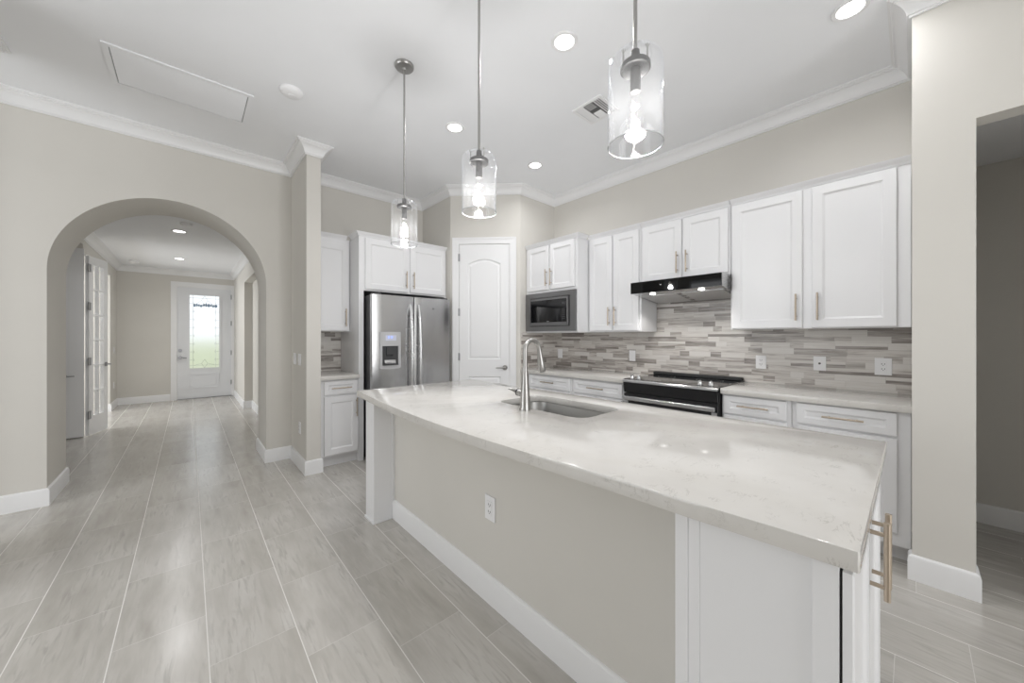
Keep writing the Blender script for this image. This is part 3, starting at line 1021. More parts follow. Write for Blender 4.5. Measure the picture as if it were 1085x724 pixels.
for lx in (0.175, hw - 0.175):
    bm = nb()
    lathe(bm, [(0, 0.0), (0.024, 0.0), (0.024, -0.003), (0, -0.004)], 24)
    l = obj('hood_lamp', bm, 'led', t)
    l.location = (lx, 0.065, slope(0.065) - 0.001)
    l.rotation_euler = (0.119 * -1, 0, 0)
    sp = bpy.data.lights.new('hood_spot', 'SPOT')
    sp.energy = 7.0
    sp.spot_size = math.radians(100)
    sp.spot_blend = 0.6
    sp.shadow_soft_size = 0.03
    sp.color = (1.0, 0.97, 0.93)
    so = bpy.data.objects.new('hood_spot', sp)
    COL.objects.link(so)
    so.parent = t
    so.location = (lx, 0.065, slope(0.065) - 0.012)
    so.rotation_euler = (0.32, 0, 0)
bm = nb()
lathe(bm, [(0, -0.004), (0.004, 0), (0, 0.004)], 10)
ic = obj('indicator_dot', bm, 'icon', t, 60)
ic.location = (0.285, -0.0135, 0.118)

# ------------------------------------------------------------------ island
IX0, IX1, IY0, IY1 = 0.888, 1.912, 0.062, 2.669
t = thing('kitchen_island', 'large white kitchen island with greige knee wall and bowed quartz top', 'island', (1.4, 1.4, 0))
def isl(name, bm, m, parent=None, smooth=None, label=None):
    o = obj(name, bm, m, parent or t, smooth, label)
    if parent is None:
        o.matrix_parent_inverse = Matrix.Translation((-1.4, -1.4, 0))
    return o
bm = nb()
# carcase left hollow where the sink bowl hangs
box(bm, 1.118, 1.872, 0.091, 0.86, 0.10, 0.873)
box(bm, 1.118, 1.872, 1.84, 2.62, 0.10, 0.873)
box(bm, 1.118, 1.20, 0.86, 1.84, 0.10, 0.873)
box(bm, 1.852, 1.872, 0.86, 1.84, 0.10, 0.873)
isl('body', bm, 'cabinet')
isl('toe_kick', box(nb(), 1.118, 1.80, 0.16, 2.58, 0.0, 0.10), 'cabinet')
isl('knee_wall', box(nb(), 1.100, 1.117, 0.397, 2.49, 0.0, 0.873), 'wall', label='greige painted knee wall under the overhang')
bm = nb()
sweep(bm, [(1.100, 0.3975), (1.100, 2.4895)], BP)
isl('baseboard', bm, 'trim', None, 25)
# far end post
bm = nb()
box(bm, 0.952, 1.112, 2.490, 2.640, 0.0, 0.873, 0.002)
box(bm, 1.082, 1.112, 2.484, 2.490, 0.0, 0.873, 0.001)
box(bm, 0.944, 1.112, 2.484, 2.646, 0.0, 0.016, 0.003)
isl('end_post', bm, 'cabinet')
# near end panel facing the hall
bm = nb()
box(bm, 0.912, 1.117, 0.091, 0.396, 0.0, 0.873)
isl('end_cabinet', bm, 'cabinet')
bm = nb()
box(bm, 0.9045, 0.912, 0.091, 0.130, 0.0, 0.873, 0.001)
box(bm, 0.9045, 0.912, 0.366, 0.396, 0.0, 0.873, 0.001)
box(bm, 0.9085, 0.912, 0.340, 0.366, 0.0, 0.873, 0.001)
isl('end_panel', bm, 'cabinet')
isl('gap_shadow_strip', box(nb(), 0.916, 1.70, 0.0885, 0.091, 0.08, 0.862), 'black', label='black strip painted as the gap shadow behind the end doors')  # shadow of the door gap put in as a black strip
for (a, b, hx) in ((0.906, 1.292, 1.262), (1.296, 1.70, 1.328)):
    d = isl('door', panel_door(nb(), a, b, 0.105, 0.862, 0.070, 0.0165, 0.06), 'cabinet')
    obj('handle', pull(nb(), hx, 0.752, 0.070, 0.190, True, 0.0065, 0.030), 'brass', d, 40)

# quartz top with a bowed seating edge and a cut-out for the sink
poly = [(IX1, IY0), (IX1, IY1), (0.905, IY1), (0.898, IY1 - 0.004)]
bow = [(2.63, 0.896), (2.45, 0.880), (2.185, 0.856), (1.95, 0.839), (1.73, 0.828), (1.50, 0.821), (1.28, 0.820), (1.06, 0.828), (0.85, 0.841), (0.70, 0.853), (0.577, 0.862), (0.48, 0.868), (0.40, 0.871), (0.34, 0.874), (0.26, 0.880), (0.16, 0.887)]
poly += [(x, y) for y, x in bow] + [(0.893, IY0 + 0.003), (0.897, IY0)]
SX0, SX1, SY0, SY1 = 1.372, 1.735, 1.035, 1.668
def rrect(x0, x1, y0, y1, r, n=7):
    out = []
    for cx_, cy_, a0 in ((x1 - r, y0 + r, -90), (x1 - r, y1 - r, 0), (x0 + r, y1 - r, 90), (x0 + r, y0 + r, 180)):
        for k in range(n):
            a = math.radians(a0 + 90 * k / (n - 1))
            out.append((cx_ + r * math.cos(a), cy_ + r * math.sin(a)))
    return out
slab('countertop', poly, 0.874, 0.914, 'long white veined quartz island top with bowed seating edge', holes=[rrect(SX0, SX1, SY0, SY1, 0.075)])

# sink
M['sink_steel'] = metal('satin_sink_steel', (0.40, 0.395, 0.385), 0.38, (1, 30, 1))
t = thing('sink', 'undermount stainless steel sink bowl in the island top', 'sink', ((SX0 + SX1) / 2, (SY0 + SY1) / 2, 0.70))
bm = nb()
cx_, cy_ = (SX0 + SX1) / 2, (SY0 + SY1) / 2
hx, hy = (SX1 - SX0) / 2, (SY1 - SY0) / 2
def ringv(g, z, r):
    return [bm.verts.new((x, y, z)) for x, y in rrect(-hx - g, hx + g, -hy - g, hy + g, r)]
levels = [(0.022, 0.172, 0.095), (0.006, 0.172, 0.08), (0.004, 0.168, 0.078), (0.0, 0.03, 0.072), (-0.008, 0.010, 0.065), (-0.025, 0.001, 0.055), (-0.10, -0.002, 0.03)]
rings = [ringv(*l) for l in levels]
# outer skin underneath
rings_o = [ringv(*l) for l in [(-0.10, -0.005, 0.03), (-0.02, -0.003, 0.055), (0.004, 0.03, 0.075), (0.008, 0.166, 0.08), (0.022, 0.168, 0.095)]]
seq = rings + rings_o
for a, b in zip(seq, seq[1:]):
    if a is rings[-1]:
        continue
    for k in range(len(a)):
        q = (k + 1) % len(a)
        bm.faces.new((a[k], a[q], b[q], b[k]))
bm.faces.new(rings[-1])
bm.faces.new(rings_o[0])
for k in range(len(rings[0])):
    q = (k + 1) % len(rings[0])
    bm.faces.new((rings_o[-1][k], rings_o[-1][q], rings[0][q], rings[0][k]))
bo = obj('bowl', bm, M['sink_steel'], t, 40)
bm = nb()
lathe(bm, [(0.0, -0.002), (0.030, -0.002), (0.034, 0.003), (0.044, 0.0045), (0.045, -0.001), (0.0, -0.004)], 24)
dd = obj('drain', bm, 'nickel', t, 40)
dd.location = (0.05, 0.0, 0.0005)

# faucet
t = thing('faucet', 'brushed nickel pull-down gooseneck faucet behind the island sink', 'faucet', (1.325, 1.370, 0.914))
bm = nb()
lathe(bm, [(0, 0), (0.030, 0), (0.030, 0.006), (0.028, 0.012), (0.0265, 0.05), (0.023, 0.10), (0.0185, 0.15), (0.0145, 0.20), (0.0125, 0.23), (0, 0.23)], 28)
obj('body', bm, 'nickel', t, 40)
bm = nb()
R_ = 0.054
zc = 0.314
pts = [(0, 0, 0.215), (0, 0, 0.27)]
for k in range(0, 15):
    a = math.pi - math.radians(176) * k / 14
    pts.append((R_ + R_ * math.cos(a), 0, zc + R_ * math.sin(a)))
tube(bm, pts, 0.0122, 16)
obj('gooseneck', bm, 'nickel', t, 50)
e0, e1 = Vector(pts[-2]), Vector(pts[-1])
dirn = (e1 - e0).normalized()
bm = nb()
sp_ = [e1 + dirn * s for s in (-0.004, 0.015, 0.045, 0.085, 0.120, 0.126)]
tube(bm, sp_, [0.0128, 0.0130, 0.0165, 0.0200, 0.0215, 0.018], 18)
obj('spray_head', bm, 'nickel', t, 40)
bm = nb()
tube(bm, [(0, 0.015, 0.082), (0, 0.052, 0.088)], [0.0185, 0.0185], 18)
lv = obj('handle_hub', bm, 'nickel', t, 40)
bm = nb()
tube(bm, [(0, 0.050, 0.0875), (0, 0.057, 0.0887)], [0.0195, 0.0195], 18)
obj('handle_ring', bm, 'black', lv, 40)
bm = nb()
tube(bm, [(0, 0.058, 0.089), (0, 0.068, 0.090), (-0.004, 0.100, 0.097), (-0.006, 0.125, 0.100)], [0.017, 0.010, 0.0065, 0.0055], 12)
obj('lever', bm, 'nickel', lv, 40)


# ------------------------------------------------------------------ wall plates
def plate(name, label, cat, loc, rz, w=0.074, h=0.116, kind='outlet', group=None):
    """wall plate, local x to the viewer's right, back at y = 0"""
    t = thing(name, label, cat, loc, rz, group)
    obj('cover_plate', box(nb(), -w / 2, w / 2, -0.006, -0.0003, -h / 2, h / 2, 0.0025), 'plate', t)
    if kind in ('outlet', 'double'):
        f = obj('receptacle', box(nb(), -0.017, 0.017, -0.0085, -0.006, -0.034, 0.034, 0.001), 'plate', t)
        for s in (-1, 1):
            bm = nb()
            box(bm, -0.0085, -0.0055, -0.0092, -0.0085, s * 0.017 - 0.003, s * 0.017 + 0.006)
            box(bm, 0.0055, 0.0085, -0.0092, -0.0085, s * 0.017 - 0.003, s * 0.017 + 0.006)
            box(bm, -0.002, 0.002, -0.0092, -0.0085, s * 0.017 - 0.010, s * 0.017 - 0.006)
            obj('socket', bm, 'slot', f)
    elif kind == 'switch2':
        for s in (-1, 1):
            obj('rocker', box(nb(), s * w / 4 - 0.016, s * w / 4 + 0.016, -0.010, -0.006, -0.033, 0.033, 0.0015), 'plate', t)
    elif kind == 'switch':
        obj('rocker', box(nb(), -0.016, 0.016, -0.010, -0.006, -0.033, 0.033, 0.0015), 'plate', t)
    elif kind == 'jack':
        bm = nb()
        tube(bm, [(0, -0.006, 0), (0, -0.013, 0)], 0.0075, 14)
        obj('jack', bm, 'slot', t, 40)
    return t

XT = XR - 0.0092
plate('wall_outlet', 'white outlet plate on the mosaic just right of the range', 'outlet', (XT, 0.848, 1.088), RZ, 0.074, 0.112)
plate('cable_plate', 'white plate with one round jack on the mosaic, middle of the right counter', 'wall plate', (XT, 0.470, 1.098), RZ, 0.074, 0.108, 'jack')
plate('wall_outlet', 'wide white outlet plate on the mosaic nearest the pier', 'outlet', (XT, 0.133, 1.094), RZ, 0.084, 0.118)
plate('wall_switch', 'white switch plate on the mosaic left of the range', 'switch', (XT, 2.026, 1.096), RZ, 0.074, 0.116, 'switch')
plate('wall_switch', 'white switch plate on the mosaic under the microwave by the inner corner', 'switch', (XT, 3.045, 1.085), RZ, 0.074, 0.116, 'switch')
plate('wall_switch', 'double rocker switch plate on the wing wall, the one nearer the arch', 'switch', (0.8197, 4.27, 1.075), RZ, 0.118, 0.116, 'switch2')
plate('wall_switch', 'double rocker switch plate on the wing wall, the one nearer its end', 'switch', (0.8197, 4.06, 1.075), RZ, 0.118, 0.116, 'switch2')
plate('wall_outlet', 'white outlet low on the side of the wing wall', 'outlet', (0.8197, 4.05, 0.40), RZ)
plate('wall_outlet', 'white outlet on the greige knee wall of the island', 'outlet', (1.0997, 1.380, 0.462), RZ, 0.078, 0.120)
plate('wall_switch', 'small white switch on the left wall near the front door', 'switch', (-1.0197, 9.75, 1.06), math.pi / 2, 0.074, 0.116, 'switch')
plate('wall_outlet', 'small white outlet low on the left wall near the front door', 'outlet', (-1.0197, 9.72, 0.42), math.pi / 2)


# ------------------------------------------------------------------ doors
# pantry door on the diagonal wall: local x runs along the wall from its left corner
t = thing('door_2', 'tall white two-panel pantry door with arched upper panel', 'door', (2.37, 3.755, 0), -math.pi / 4, None, 'structure')
def arched(x0, x1, z0, z1, rise, n=14):
    pts = [(x0, z0), (x1, z0), (x1, z1)]
    w = x1 - x0
    for k in range(1, n):
        s = k / n
        pts.append((x1 - w * s, z1 + rise * math.sin(math.pi * s)))
    pts.append((x0, z1))
    return pts
def inset_panel(bm, outline, y0, depth, b=0.018):
    """moulded field: outline at y0, stepping in and back out to a raised field"""
    n = len(outline)
    cx_ = sum(p[0] for p in outline) / n
    cz_ = (min(p[1] for p in outline) + max(p[1] for p in outline)) / 2
    wx = (max(p[0] for p in outline) - min(p[0] for p in outline)) / 2
    wz = (max(p[1] for p in outline) - min(p[1] for p in outline)) / 2
    def rg(a, y):
        return [bm.verts.new((cx_ + (p[0] - cx_) * (1 - a / wx), y, cz_ + (p[1] - cz_) * (1 - a / wz))) for p in outline]
    R = [rg(0, y0), rg(b * 0.5, y0 + depth), rg(b, y0 + depth), rg(b * 1.9, y0 + 0.003)]
    for a, c in zip(R, R[1:]):
        for k in range(n):
            q = (k + 1) % n
            bm.faces.new((a[k], a[q], c[q], c[k]))
    bm.faces.new(R[-1])
up_ = arched(0.218, 0.612, 1.03, 2.185, 0.058)
lo_ = arched(0.218, 0.612, 0.22, 0.822, 0.0, 2)
bm = nb()
slab_o = [(0.112, 0.008), (0.718, 0.008), (0.718, 2.420), (0.112, 2.420)]
def face_holes(bm, outer, holes, y):
    es = []
    for loop in [outer] + holes:
        vs = [bm.verts.new((p[0], y, p[1])) for p in loop]
        for i in range(len(vs)):
            es.append(bm.edges.new((vs[i], vs[(i + 1) % len(vs)])))
    bmesh.ops.triangle_fill(bm, use_beauty=True, edges=es)
YD = -0.012
face_holes(bm, slab_o, [up_, lo_], YD)
inset_panel(bm, up_, YD, 0.010)
inset_panel(bm, lo_, YD, 0.010)
A = [bm.verts.new((p[0], YD, p[1])) for p in slab_o]
B = [bm.verts.new((p[0], -0.001, p[1])) for p in slab_o]
for k in range(4):
    bm.faces.new((A[k], A[(k + 1) % 4], B[(k + 1) % 4], B[k]))
bmesh.ops.remove_doubles(bm, verts=bm.verts[:], dist=1e-5)
leaf = obj('door_leaf', bm, 'door', t)
bm = nb()
cs = [(0.026, 0.0), (0.108, 0.0), (0.108, 2.424), (0.722, 2.424), (0.722, 0.0), (0.800, 0.0), (0.800, 2.502), (0.026, 2.502)]
plate_holes(bm, cs, [], 'y', -0.020, -0.0005)
cs2 = [(0.026, 0.0), (0.046, 0.0), (0.046, 2.482), (0.780, 2.482), (0.780, 0.0), (0.800, 0.0), (0.800, 2.502), (0.026, 2.502)]
plate_holes(bm, cs2, [], 'y', -0.026, -0.020)
obj('casing', bm, 'trim', t)
for hz in (0.25, 1.06, 1.60, 2.26):
    bm = nb()
    tube(bm, [(0.110, -0.022, hz - 0.045), (0.110, -0.022, hz + 0.045)], 0.007, 10)
    box(bm, 0.098, 0.118, -0.0215, -0.019, hz - 0.045, hz + 0.045)
    obj('hinge', bm, 'iron', t, 40)
bm = nb()
tube(bm, [(0.664, YD + 0.001, 0.93), (0.664, YD - 0.010, 0.93)], 0.030, 22)
tube(bm, [(0.664, YD - 0.010, 0.93), (0.664, YD - 0.045, 0.93)], 0.011, 14)
tube(bm, [(0.672, YD - 0.045, 0.93), (0.62, YD - 0.047, 0.932), (0.56, YD - 0.043, 0.928)], [0.010, 0.008, 0.006], 12)
obj('door_lever', bm, 'nickel', leaf, 40, 'nickel lever handle with round rose')

# front door
t = thing('door_1', 'white front door with tall leaded glass light at the end of the hall', 'door', (-0.185, 10.10, 0), 0, None, 'structure')
DW, DH = 0.893, 2.345
GX0, GX1, GZ0, GZ1 = 0.185, 0.688, 0.63, 2.19
bm = nb()
plate_holes(bm, [(0.010, 0.012), (DW - 0.010, 0.012), (DW - 0.010, DH - 0.008), (0.010, DH - 0.008)], [[(GX0, GZ0), (GX1, GZ0), (GX1, GZ1), (GX0, GZ1)]], 'y', 0.004, 0.05)
leaf = obj('door_leaf', bm, 'front_door', t)
bm = nb()
box(bm, 0.0, 0.010, -0.0, 0.12, 0, DH)
box(bm, DW - 0.010, DW, 0.0, 0.12, 0, DH)
box(bm, 0.010, DW - 0.010, 0.0, 0.12, DH - 0.008, DH)
obj('jamb', bm, 'trim', t)
bm = nb()
plate_holes(bm, [(-0.09, 0), (0.0, 0), (0.0, DH), (DW, DH), (DW, 0), (DW + 0.066, 0), (DW + 0.066, 2.438), (-0.09, 2.438)], [], 'y', -0.02, -0.0005)
obj('casing', bm, 'trim', t)
bm = nb()
fo = [(GX0 - 0.025, GZ0 - 0.025), (GX1 + 0.025, GZ0 - 0.025), (GX1 + 0.025, GZ1 + 0.025), (GX0 - 0.025, GZ1 + 0.025)]
fi = [(GX0 + 0.012, GZ0 + 0.012), (GX1 - 0.012, GZ0 + 0.012), (GX1 - 0.012, GZ1 - 0.012), (GX0 + 0.012, GZ1 - 0.012)]
plate_holes(bm, fo, [fi], 'y', -0.008, 0.004)
obj('glazing_frame', bm, 'front_door', leaf)
gl = obj('glass_light', box(nb(), GX0, GX1, 0.022, 0.030, GZ0, GZ1), 'art_glass', leaf)
bm = nb()
gx0, gx1, gz0, gz1 = GX0 + 0.012, GX1 - 0.012, GZ0 + 0.012, GZ1 - 0.012
def came(a, b, w=0.006):
    tube(bm, [(a[0], 0.019, a[1]), (b[0], 0.019, b[1])], w / 2, 6)
bd = 0.055
for xx in (gx0 + bd, gx1 - bd):
    came((xx, gz0), (xx, gz1))
for zz in (gz0 + bd, gz1 - bd):
    came((gx0, zz), (gx1, zz))
mid = (gx0 + gx1) / 2
for k in range(1, 9):
    zz = gz0 + (gz1 - gz0) * k / 9
    came((gx0, zz), (gx0 + bd, zz + 0.0))
    came((gx1 - bd, zz), (gx1, zz))
    for s, xx in ((1, gx0 + bd), (-1, gx1 - bd)):
        came((xx, zz - 0.03), (xx + s * 0.018, zz))
        came((xx + s * 0.018, zz), (xx, zz + 0.03))
for s in (-1, 1):
    came((mid, gz1), (mid + s * 0.05, gz1 - 0.10))
    came((mid + s * 0.05, gz1 - 0.10), (mid + s * 0.16, gz1 - 0.20))
    came((mid + s * 0.05, gz1 - 0.10), (mid, gz1 - 0.20))
    came((mid, gz0), (mid + s * 0.05, gz0 + 0.09))
    came((mid + s * 0.05, gz0 + 0.09), (mid, gz0 + 0.18))
    came((mid + s * 0.05, gz0 + 0.09), (mid + s * 0.16, gz0 + 0.06))
obj('leading', bm, 'caming', gl)
bm = nb()
rnd = random.Random(7)
xx = gx0 + 0.058
while xx < gx1 - 0.075:
    w = rnd.uniform(0.03, 0.06)
    zb = gz1 - 0.235 + rnd.uniform(-0.012, 0.012)
    prism(bm, [(xx, zb + 0.012), (xx + w * 0.5, zb - 0.004), (xx + w, zb + 0.016), (xx + w * 0.9, zb + 0.055), (xx + w * 0.4, zb + rnd.uniform(0.045, 0.08)), (xx + 0.004, zb + 0.05)], 'y', 0.0155, 0.020)
    xx += w
obj('tinted_band', bm, 'blue_glass', gl)
bm = nb()
px0, px1, pz0, pz1 = 0.172, 0.672, 0.215, 0.52
plate_holes(bm, [(px0, pz0), (px1, pz0), (px1, pz1), (px0, pz1)], [[(px0 + 0.02, pz0 + 0.02), (px1 - 0.02, pz0 + 0.02), (px1 - 0.02, pz1 - 0.02), (px0 + 0.02, pz1 - 0.02)]], 'y', -0.010, 0.004)
box(bm, px0 + 0.05, px1 - 0.05, -0.001, 0.004, pz0 + 0.05, pz1 - 0.05, 0.002)
obj('lower_panel', bm, 'front_door', leaf)
bm = nb()
tube(bm, [(0.052, 0.004, 1.02), (0.052, -0.018, 1.02)], 0.030, 20)
obj('deadbolt', bm, 'iron', leaf, 40)
bm = nb()
tube(bm, [(0.052, 0.004, 0.87), (0.052, -0.01, 0.87)], 0.032, 20)
tube(bm, [(0.052, -0.01, 0.87), (0.052, -0.05, 0.87)], [0.012, 0.028], 16)
tube(bm, [(0.052, -0.045, 0.87), (0.10, -0.05, 0.868), (0.15, -0.047, 0.864)], [0.011, 0.009, 0.007], 12)
obj('door_lever', bm, 'iron', leaf, 40)
for hz in (0.30, 0.95, 1.60, 2.18):
    bm = nb()
    tube(bm, [(DW - 0.010, -0.006, hz - 0.05), (DW - 0.010, -0.006, hz + 0.05)], 0.009, 10)
    obj('hinge', bm, 'iron', t, 40)
obj('threshold', box(nb(), 0.0, DW, -0.02, 0.14, 0.0, 0.010, 0.003), 'iron', t)

# glazed study doors: local x along the leaf from its hinge
def french_leaf(name, label, hinge, end, glazed, top=2.36):
    d = Vector(end) - Vector(hinge)
    t = thing(name, label, 'door', (hinge[0], hinge[1], 0), math.atan2(d.y, d.x), None, 'structure')
    w = d.length
    z0, th = 0.012, 0.036
    if glazed:
        s0, zb, zt = 0.095, 0.26, top - 0.11
        holes = []
        n, g = 6, 0.018
        cw = (w - 2 * s0 - g) / 2
        ch = (zt - zb - (n - 1) * g) / n
        for c in range(2):
            for r in range(n):
                xa = s0 + c * (cw + g)
                za = zb + r * (ch + g)
                holes.append([(xa, za), (xa + cw, za), (xa + cw, za + ch), (xa, za + ch)])
        lf = obj('door_leaf', plate_holes(nb(), [(0, z0), (w, z0), (w, top), (0, top)], holes, 'y', -th / 2, th / 2), 'door', t)
        obj('glass_panes', box(nb(), s0 - 0.004, w - s0 + 0.004, -0.003, 0.003, zb - 0.004, zt + 0.004), 'glass', lf)
    else:
        bm = nb()
        panel_door(bm, 0, w, z0, top, -th / 2, th, 0.13, 0.006, 0.02)
        lf = obj('door_leaf', bm, 'door', t)
    return t, lf, w
t, lf, w = french_leaf('door_3', 'narrow white French door with twelve small panes, standing open in the hall', (-0.985, 7.176), (-0.868, 7.590), True)
for side in (-1, 1):
    bm = nb()
    tube(bm, [(w - 0.05, side * 0.018, 0.92), (w - 0.05, side * 0.060, 0.92), (w - 0.05, side * 0.064, 0.92), (w - 0.16, side * 0.062, 0.922)], [0.011, 0.010, 0.010, 0.007], 12)
    tube(bm, [(w - 0.05, side * 0.018, 0.92), (w - 0.05, side * 0.028, 0.92)], 0.03, 18)
    obj('door_lever', bm, 'iron', lf, 40)
for hz in (0.28, 0.98, 1.70, 2.20):
    bm = nb()
    tube(bm, [(-0.010, -0.026, hz - 0.05), (-0.010, -0.026, hz + 0.05)], 0.011, 10)
    box(bm, -0.05, -0.012, -0.034, -0.028, hz - 0.05, hz + 0.05, 0.006)
    box(bm, -0.006, 0.036, -0.024, -0.0185, hz - 0.05, hz + 0.05, 0.006)
    obj('hinge', bm, 'iron', t, 40)
t, lf, w = french_leaf('door_4', 'plain white door leaf half hidden behind the left foot of the arch', (-1.008, 7.165), (-1.46, 7.140), False, 2.44)
bm = nb()
tube(bm, [(0.165, 0.018, 0.80), (0.165, 0.028, 0.80)], 0.028, 18)
tube(bm, [(0.165, 0.028, 0.80), (0.165, 0.062, 0.80), (0.165, 0.066, 0.80), (0.075, 0.064, 0.80)], [0.010, 0.010, 0.010, 0.007], 12)
obj('door_lever', bm, 'iron', lf, 40)

# what lies beyond the front door
struct('lawn', box(nb(), -90, 90, 11.8, 160, -0.2, -0.10), 'lawn', 'green front lawn seen through the glass of the front door', 'lawn')
struct('porch_slab', box(nb(), -2.0, 2.6, 10.3, 11.8, -0.12, -0.02), paint('porch_concrete', (0.55, 0.54, 0.52), 0.8), 'pale concrete porch outside the front door', 'porch')

# ------------------------------------------------------------------ pendants
M['dimmed_nickel'] = metal('shaded_nickel', (0.12, 0.118, 0.115), 0.42)  # same nickel, darkened in its colour to offset the glare of the bulb
def pendant(y, label):
    t = thing('pendant_light', label, 'pendant light', (1.074, y, CEIL), 0, 'clear glass pendants over the island')
    bm = nb()
    lathe(bm, [(0, 0), (0.062, 0), (0.062, -0.012), (0.056, -0.020), (0.014, -0.022), (0.010, -0.034), (0, -0.034)], 32)
    obj('canopy', bm, 'nickel', t, 40)
    bm = nb()
    tube(bm, [(0, 0, -0.03), (0, 0, -0.92)], 0.0062, 12)
    obj('rod', bm, 'nickel', t, 60)
    bm = nb()
    lathe(bm, [(0.0, -0.895), (0.013, -0.895), (0.015, -0.936), (0.044, -0.938), (0.047, -0.942), (0.047, -0.956), (0.043, -0.959), (0.030, -0.953), (0, -0.953)], 32)
    hd = obj('shade_holder', bm, M['dimmed_nickel'], t, 40)
    for k in range(3):
        a = 2 * math.pi * k / 3 + 0.5
        bm = nb()
        tube(bm, [(0.042 * math.cos(a), 0.042 * math.sin(a), -0.939), (0.042 * math.cos(a), 0.042 * math.sin(a), -0.906), (0.042 * math.cos(a), 0.042 * math.sin(a), -0.898)], [0.003, 0.003, 0.0075], 10)
        obj('thumb_screw', bm, 'nickel', hd, 40)
    bm = nb()
    tube(bm, [(0, 0, -0.952), (0, 0, -1.030)], 0.0165, 16)
    sk = obj('socket', bm, M['dimmed_nickel'], t, 40)
    # shade: blown cylinder, shouldered at the top, open below
    Rr, g = 0.086, 0.0028
    prof = [(0.046, -0.914), (0.060, -0.914), (0.074, -0.919), (0.083, -0.931), (Rr, -0.948), (Rr, -1.200), (Rr - g * 0.5, -1.2025), (Rr - g, -1.200), (Rr - g, -0.949), (0.080, -0.934), (0.072, -0.923), (0.060, -0.918), (0.046, -0.918)]
    bm = nb()
    lathe(bm, prof, 48, (0, 0, 0), True)
    sh = obj('glass_shade', bm, 'shade_glass', t, 60)
    bm = nb()
    rim = [(Rr * math.cos(2 * math.pi * k / 48), Rr * math.sin(2 * math.pi * k / 48), -1.201) for k in range(49)]
    tube(bm, rim, 0.0019, 8, False)
    obj('rim', bm, M['rim_glass'], sh, 60)
    bm = nb()
    lathe(bm, [(0.013, -1.030), (0.0145, -1.05), (0.022, -1.075), (0.029, -1.105), (0.030, -1.120), (0.026, -1.138), (0.014, -1.152), (0.0, -1.156)], 24)
    bl = obj('bulb', bm, 'glass', t, 60)
    bm = nb()
    pts = []
    for k in range(25):
        s = k / 24
        pts.append((0.009 * math.sin(s * 9.5), 0.009 * math.cos(s * 9.5), -1.055 - 0.075 * s))
    tube(bm, pts, 0.0024, 8)
    obj('filament', bm, 'filament', bl, 60)
    l = bpy.data.lights.new('bulb_glow', 'POINT')
    l.energy = BULB_W
    l.shadow_soft_size = 0.03
    l.color = (1.0, 0.992, 0.985)
    lo = bpy.data.objects.new('bulb_glow', l)
    COL.objects.link(lo)
    lo.parent = t
    lo.location = (0, 0, -1.118)
    return t

m, nt, b = new_mat('polished_glass_rim')
b.inputs['Base Color'].default_value = (0.9, 0.92, 0.93, 1)
b.inputs['Roughness'].default_value = 0.05
b.inputs['Transmission Weight'].default_value = 0.55
M['rim_glass'] = m
p1 = pendant(0.598, 'clear glass cylinder pendant over the near end of the island, above the range')
def rec(ch, parent):
    c = ch.copy()
    COL.objects.link(c)
    c.parent = parent
    for g in ch.children:
        rec(g, c)
for y, lab in ((1.440, 'middle of the three glass pendants over the island, in front of the pantry door'),
               (2.275, 'glass pendant over the far island end, in front of the refrigerator cabinets')):
    r = p1.copy()
    COL.objects.link(r)
    r.location = (1.074, y, CEIL)
    r['label'] = lab
    for ch in p1.children:
        rec(ch, r)

# ------------------------------------------------------------------ ceiling fittings
def can(x, y, z, label, group, power=CAN_W):
    t = thing('recessed_light', label, 'recessed light', (x, y, z), 0, group)
    bm = nb()
    lathe(bm, [(0.058, -0.0005), (0.082, -0.0005), (0.082, -0.004), (0.078, -0.008), (0.060, -0.006)], 32, (0, 0, 0), True)
    obj('trim_ring', bm, 'trim', t, 40)
    bm = nb()
    lathe(bm, [(0, -0.002), (0.059, -0.002), (0.056, -0.006), (0, -0.0065)], 32)
    obj('lens', bm, 'can_lens', t, 40)
    l = bpy.data.lights.new('can_glow', 'AREA')
    l.shape = 'DISK'
    l.size = 0.11
    l.energy = power
    l.color = (0.99, 0.99, 1.0)
    l.spread = math.radians(150)
    lo = bpy.data.objects.new('can_glow', l)
    COL.objects.link(lo)
    lo.parent = t
    lo.location = (0, 0, -0.012)
    return t
GC = 'recessed lights in the kitchen ceiling'
can(2.725, 0.228, CEIL, 'bright recessed ceiling light by the crown corner above the pier', GC)
can(1.720, 1.431, CEIL, 'bright recessed ceiling light between the two nearer pendants', GC)
can(1.718, 2.652, CEIL, 'bright recessed ceiling light between the far pendant rod and the middle pendant rod', GC)
can(2.727, 2.667, CEIL, 'bright recessed ceiling light nearest the pantry corner', GC)
GE = 'recessed lights in the entry hall'
can(-0.092, 6.34, FZ, 'recessed light in the entry hall ceiling nearer the arch', GE, ENTRY_W)
can(-0.124, 8.552, FZ, 'recessed light in the entry hall ceiling nearer the front door', GE, ENTRY_W)

def detector(x, y, z, label, r=0.075):
    t = thing('smoke_detector', label, 'smoke detector', (x, y, z))
    bm = nb()
    lathe(bm, [(0, -0.0005), (r, -0.0005), (r, -0.010), (r * 0.93, -0.022), (r * 0.72, -0.034), (r * 0.4, -0.038), (0, -0.038)], 36)
    obj('housing', bm, 'plate', t, 40)
    bm = nb()
    lathe(bm, [(r * 0.26, -0.0375), (r * 0.30, -0.0375), (r * 0.30, -0.041), (0, -0.042)], 24)
    obj('test_button', bm, 'plate', t, 40)
detector(0.563, 3.065, CEIL, 'round white smoke detector on the kitchen ceiling before the wing wall')
detector(-0.735, 9.40, FZ, 'round white smoke detector on the entry hall ceiling by the front wall', 0.07)
detector(-0.02, 5.86, FZ, 'round white detector on the entry hall ceiling just beyond the arch', 0.06)

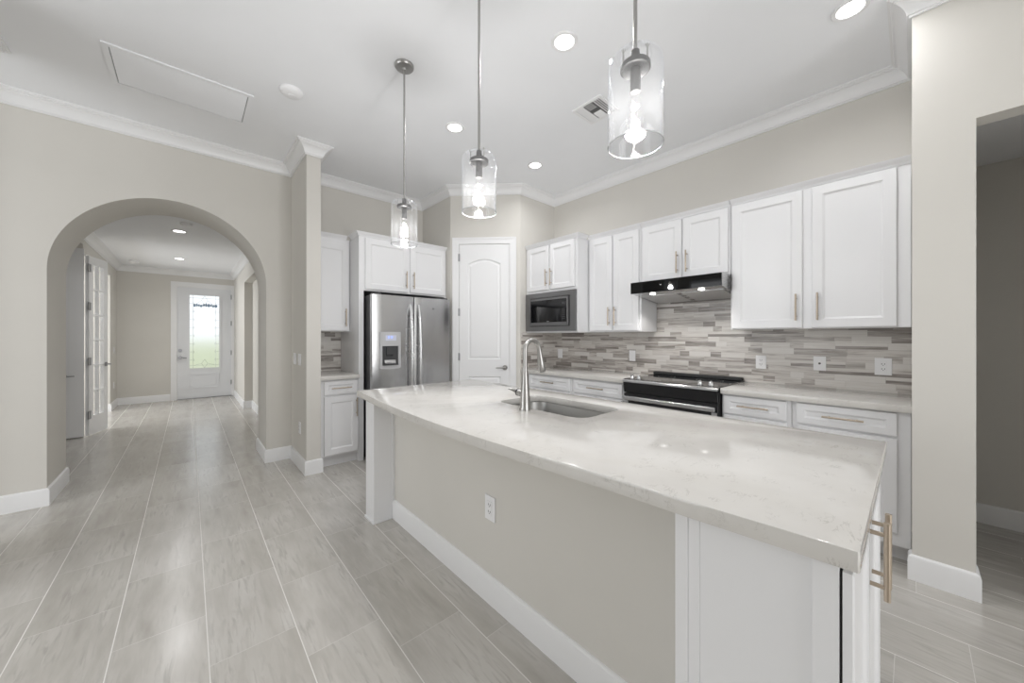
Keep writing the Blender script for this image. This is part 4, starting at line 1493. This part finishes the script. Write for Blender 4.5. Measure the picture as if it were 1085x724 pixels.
# supply vent: square, four fans of louvres
t = thing('ceiling_vent', 'small square white ceiling vent with louvres behind the near pendant', 'vent', (2.42, 1.694, CEIL))
hv = 0.132
bm = nb()
plate_holes(bm, [(-hv, -hv), (hv, -hv), (hv, hv), (-hv, hv)], [[(-hv + 0.022, -hv + 0.022), (hv - 0.022, -hv + 0.022), (hv - 0.022, hv - 0.022), (-hv + 0.022, hv - 0.022)]], 'z', -0.012, -0.0005)
obj('frame', bm, 'trim', t)
obj('duct_shade_plate', box(nb(), -hv + 0.02, hv - 0.02, -hv + 0.02, hv - 0.02, -0.003, -0.001), 'slot', t)  # solid dark plate; the shade inside the duct is its colour
bm = nb()
inn = hv - 0.022
def louv(bm, a, b, tilt):
    a, b = Vector(a), Vector(b)
    d = (b - a).normalized()
    nrm = Vector((-d.y, d.x, 0)) * tilt
    q = [a + Vector((0, 0, -0.003)), b + Vector((0, 0, -0.003)), b + nrm * 0.017 + Vector((0, 0, -0.010)), a + nrm * 0.017 + Vector((0, 0, -0.010))]
    off = Vector((0, 0, 0.0012))
    v1 = [bm.verts.new(p) for p in q]
    v2 = [bm.verts.new(p + off) for p in q]
    bm.faces.new(v1)
    bm.faces.new(v2[::-1])
    for k in range(4):
        bm.faces.new((v1[k], v2[k], v2[(k + 1) % 4], v1[(k + 1) % 4]))
for k in range(4):
    y = -inn + 0.010 + k * 0.018
    louv(bm, (-inn, y, 0), (inn, y, 0), -1)
    louv(bm, (inn, -y, 0), (-inn, -y, 0), -1)
for k in range(5):
    x = -inn + 0.010 + k * 0.019
    louv(bm, (x, 0.035, 0), (x, -0.035, 0), -1)
    louv(bm, (-x, -0.035, 0), (-x, 0.035, 0), -1)
obj('louvres', bm, 'trim', t)

# return air grille
t = thing('return_grille', 'wide white return air grille flush in the ceiling over the arch wall', 'vent', (-0.020, 3.565, CEIL))
gw, gh = 0.385, 0.245
bm = nb()
plate_holes(bm, [(-gw, -gh), (gw, -gh), (gw, gh), (-gw, gh)], [[(-gw + 0.03, -gh + 0.03), (gw - 0.03, -gh + 0.03), (gw - 0.03, gh - 0.03), (-gw + 0.03, gh - 0.03)]], 'z', -0.010, -0.0005)
obj('frame', bm, 'ceiling', t)
obj('backing', box(nb(), -gw + 0.031, gw - 0.031, -gh + 0.031, gh - 0.031, -0.0015, -0.0006), paint('grille_shadow_backing', (0.35, 0.35, 0.35), 0.9), t)
bm = nb()
n = 34
for k in range(n):
    y = -gh + 0.036 + (2 * gh - 0.086) * k / (n - 1)
    prism(bm, [(y, -0.002), (y + 0.013, -0.007), (y + 0.013, -0.0085), (y, -0.0035)], 'x', -gw + 0.035, gw - 0.035)
obj('louvres', bm, 'ceiling', t)
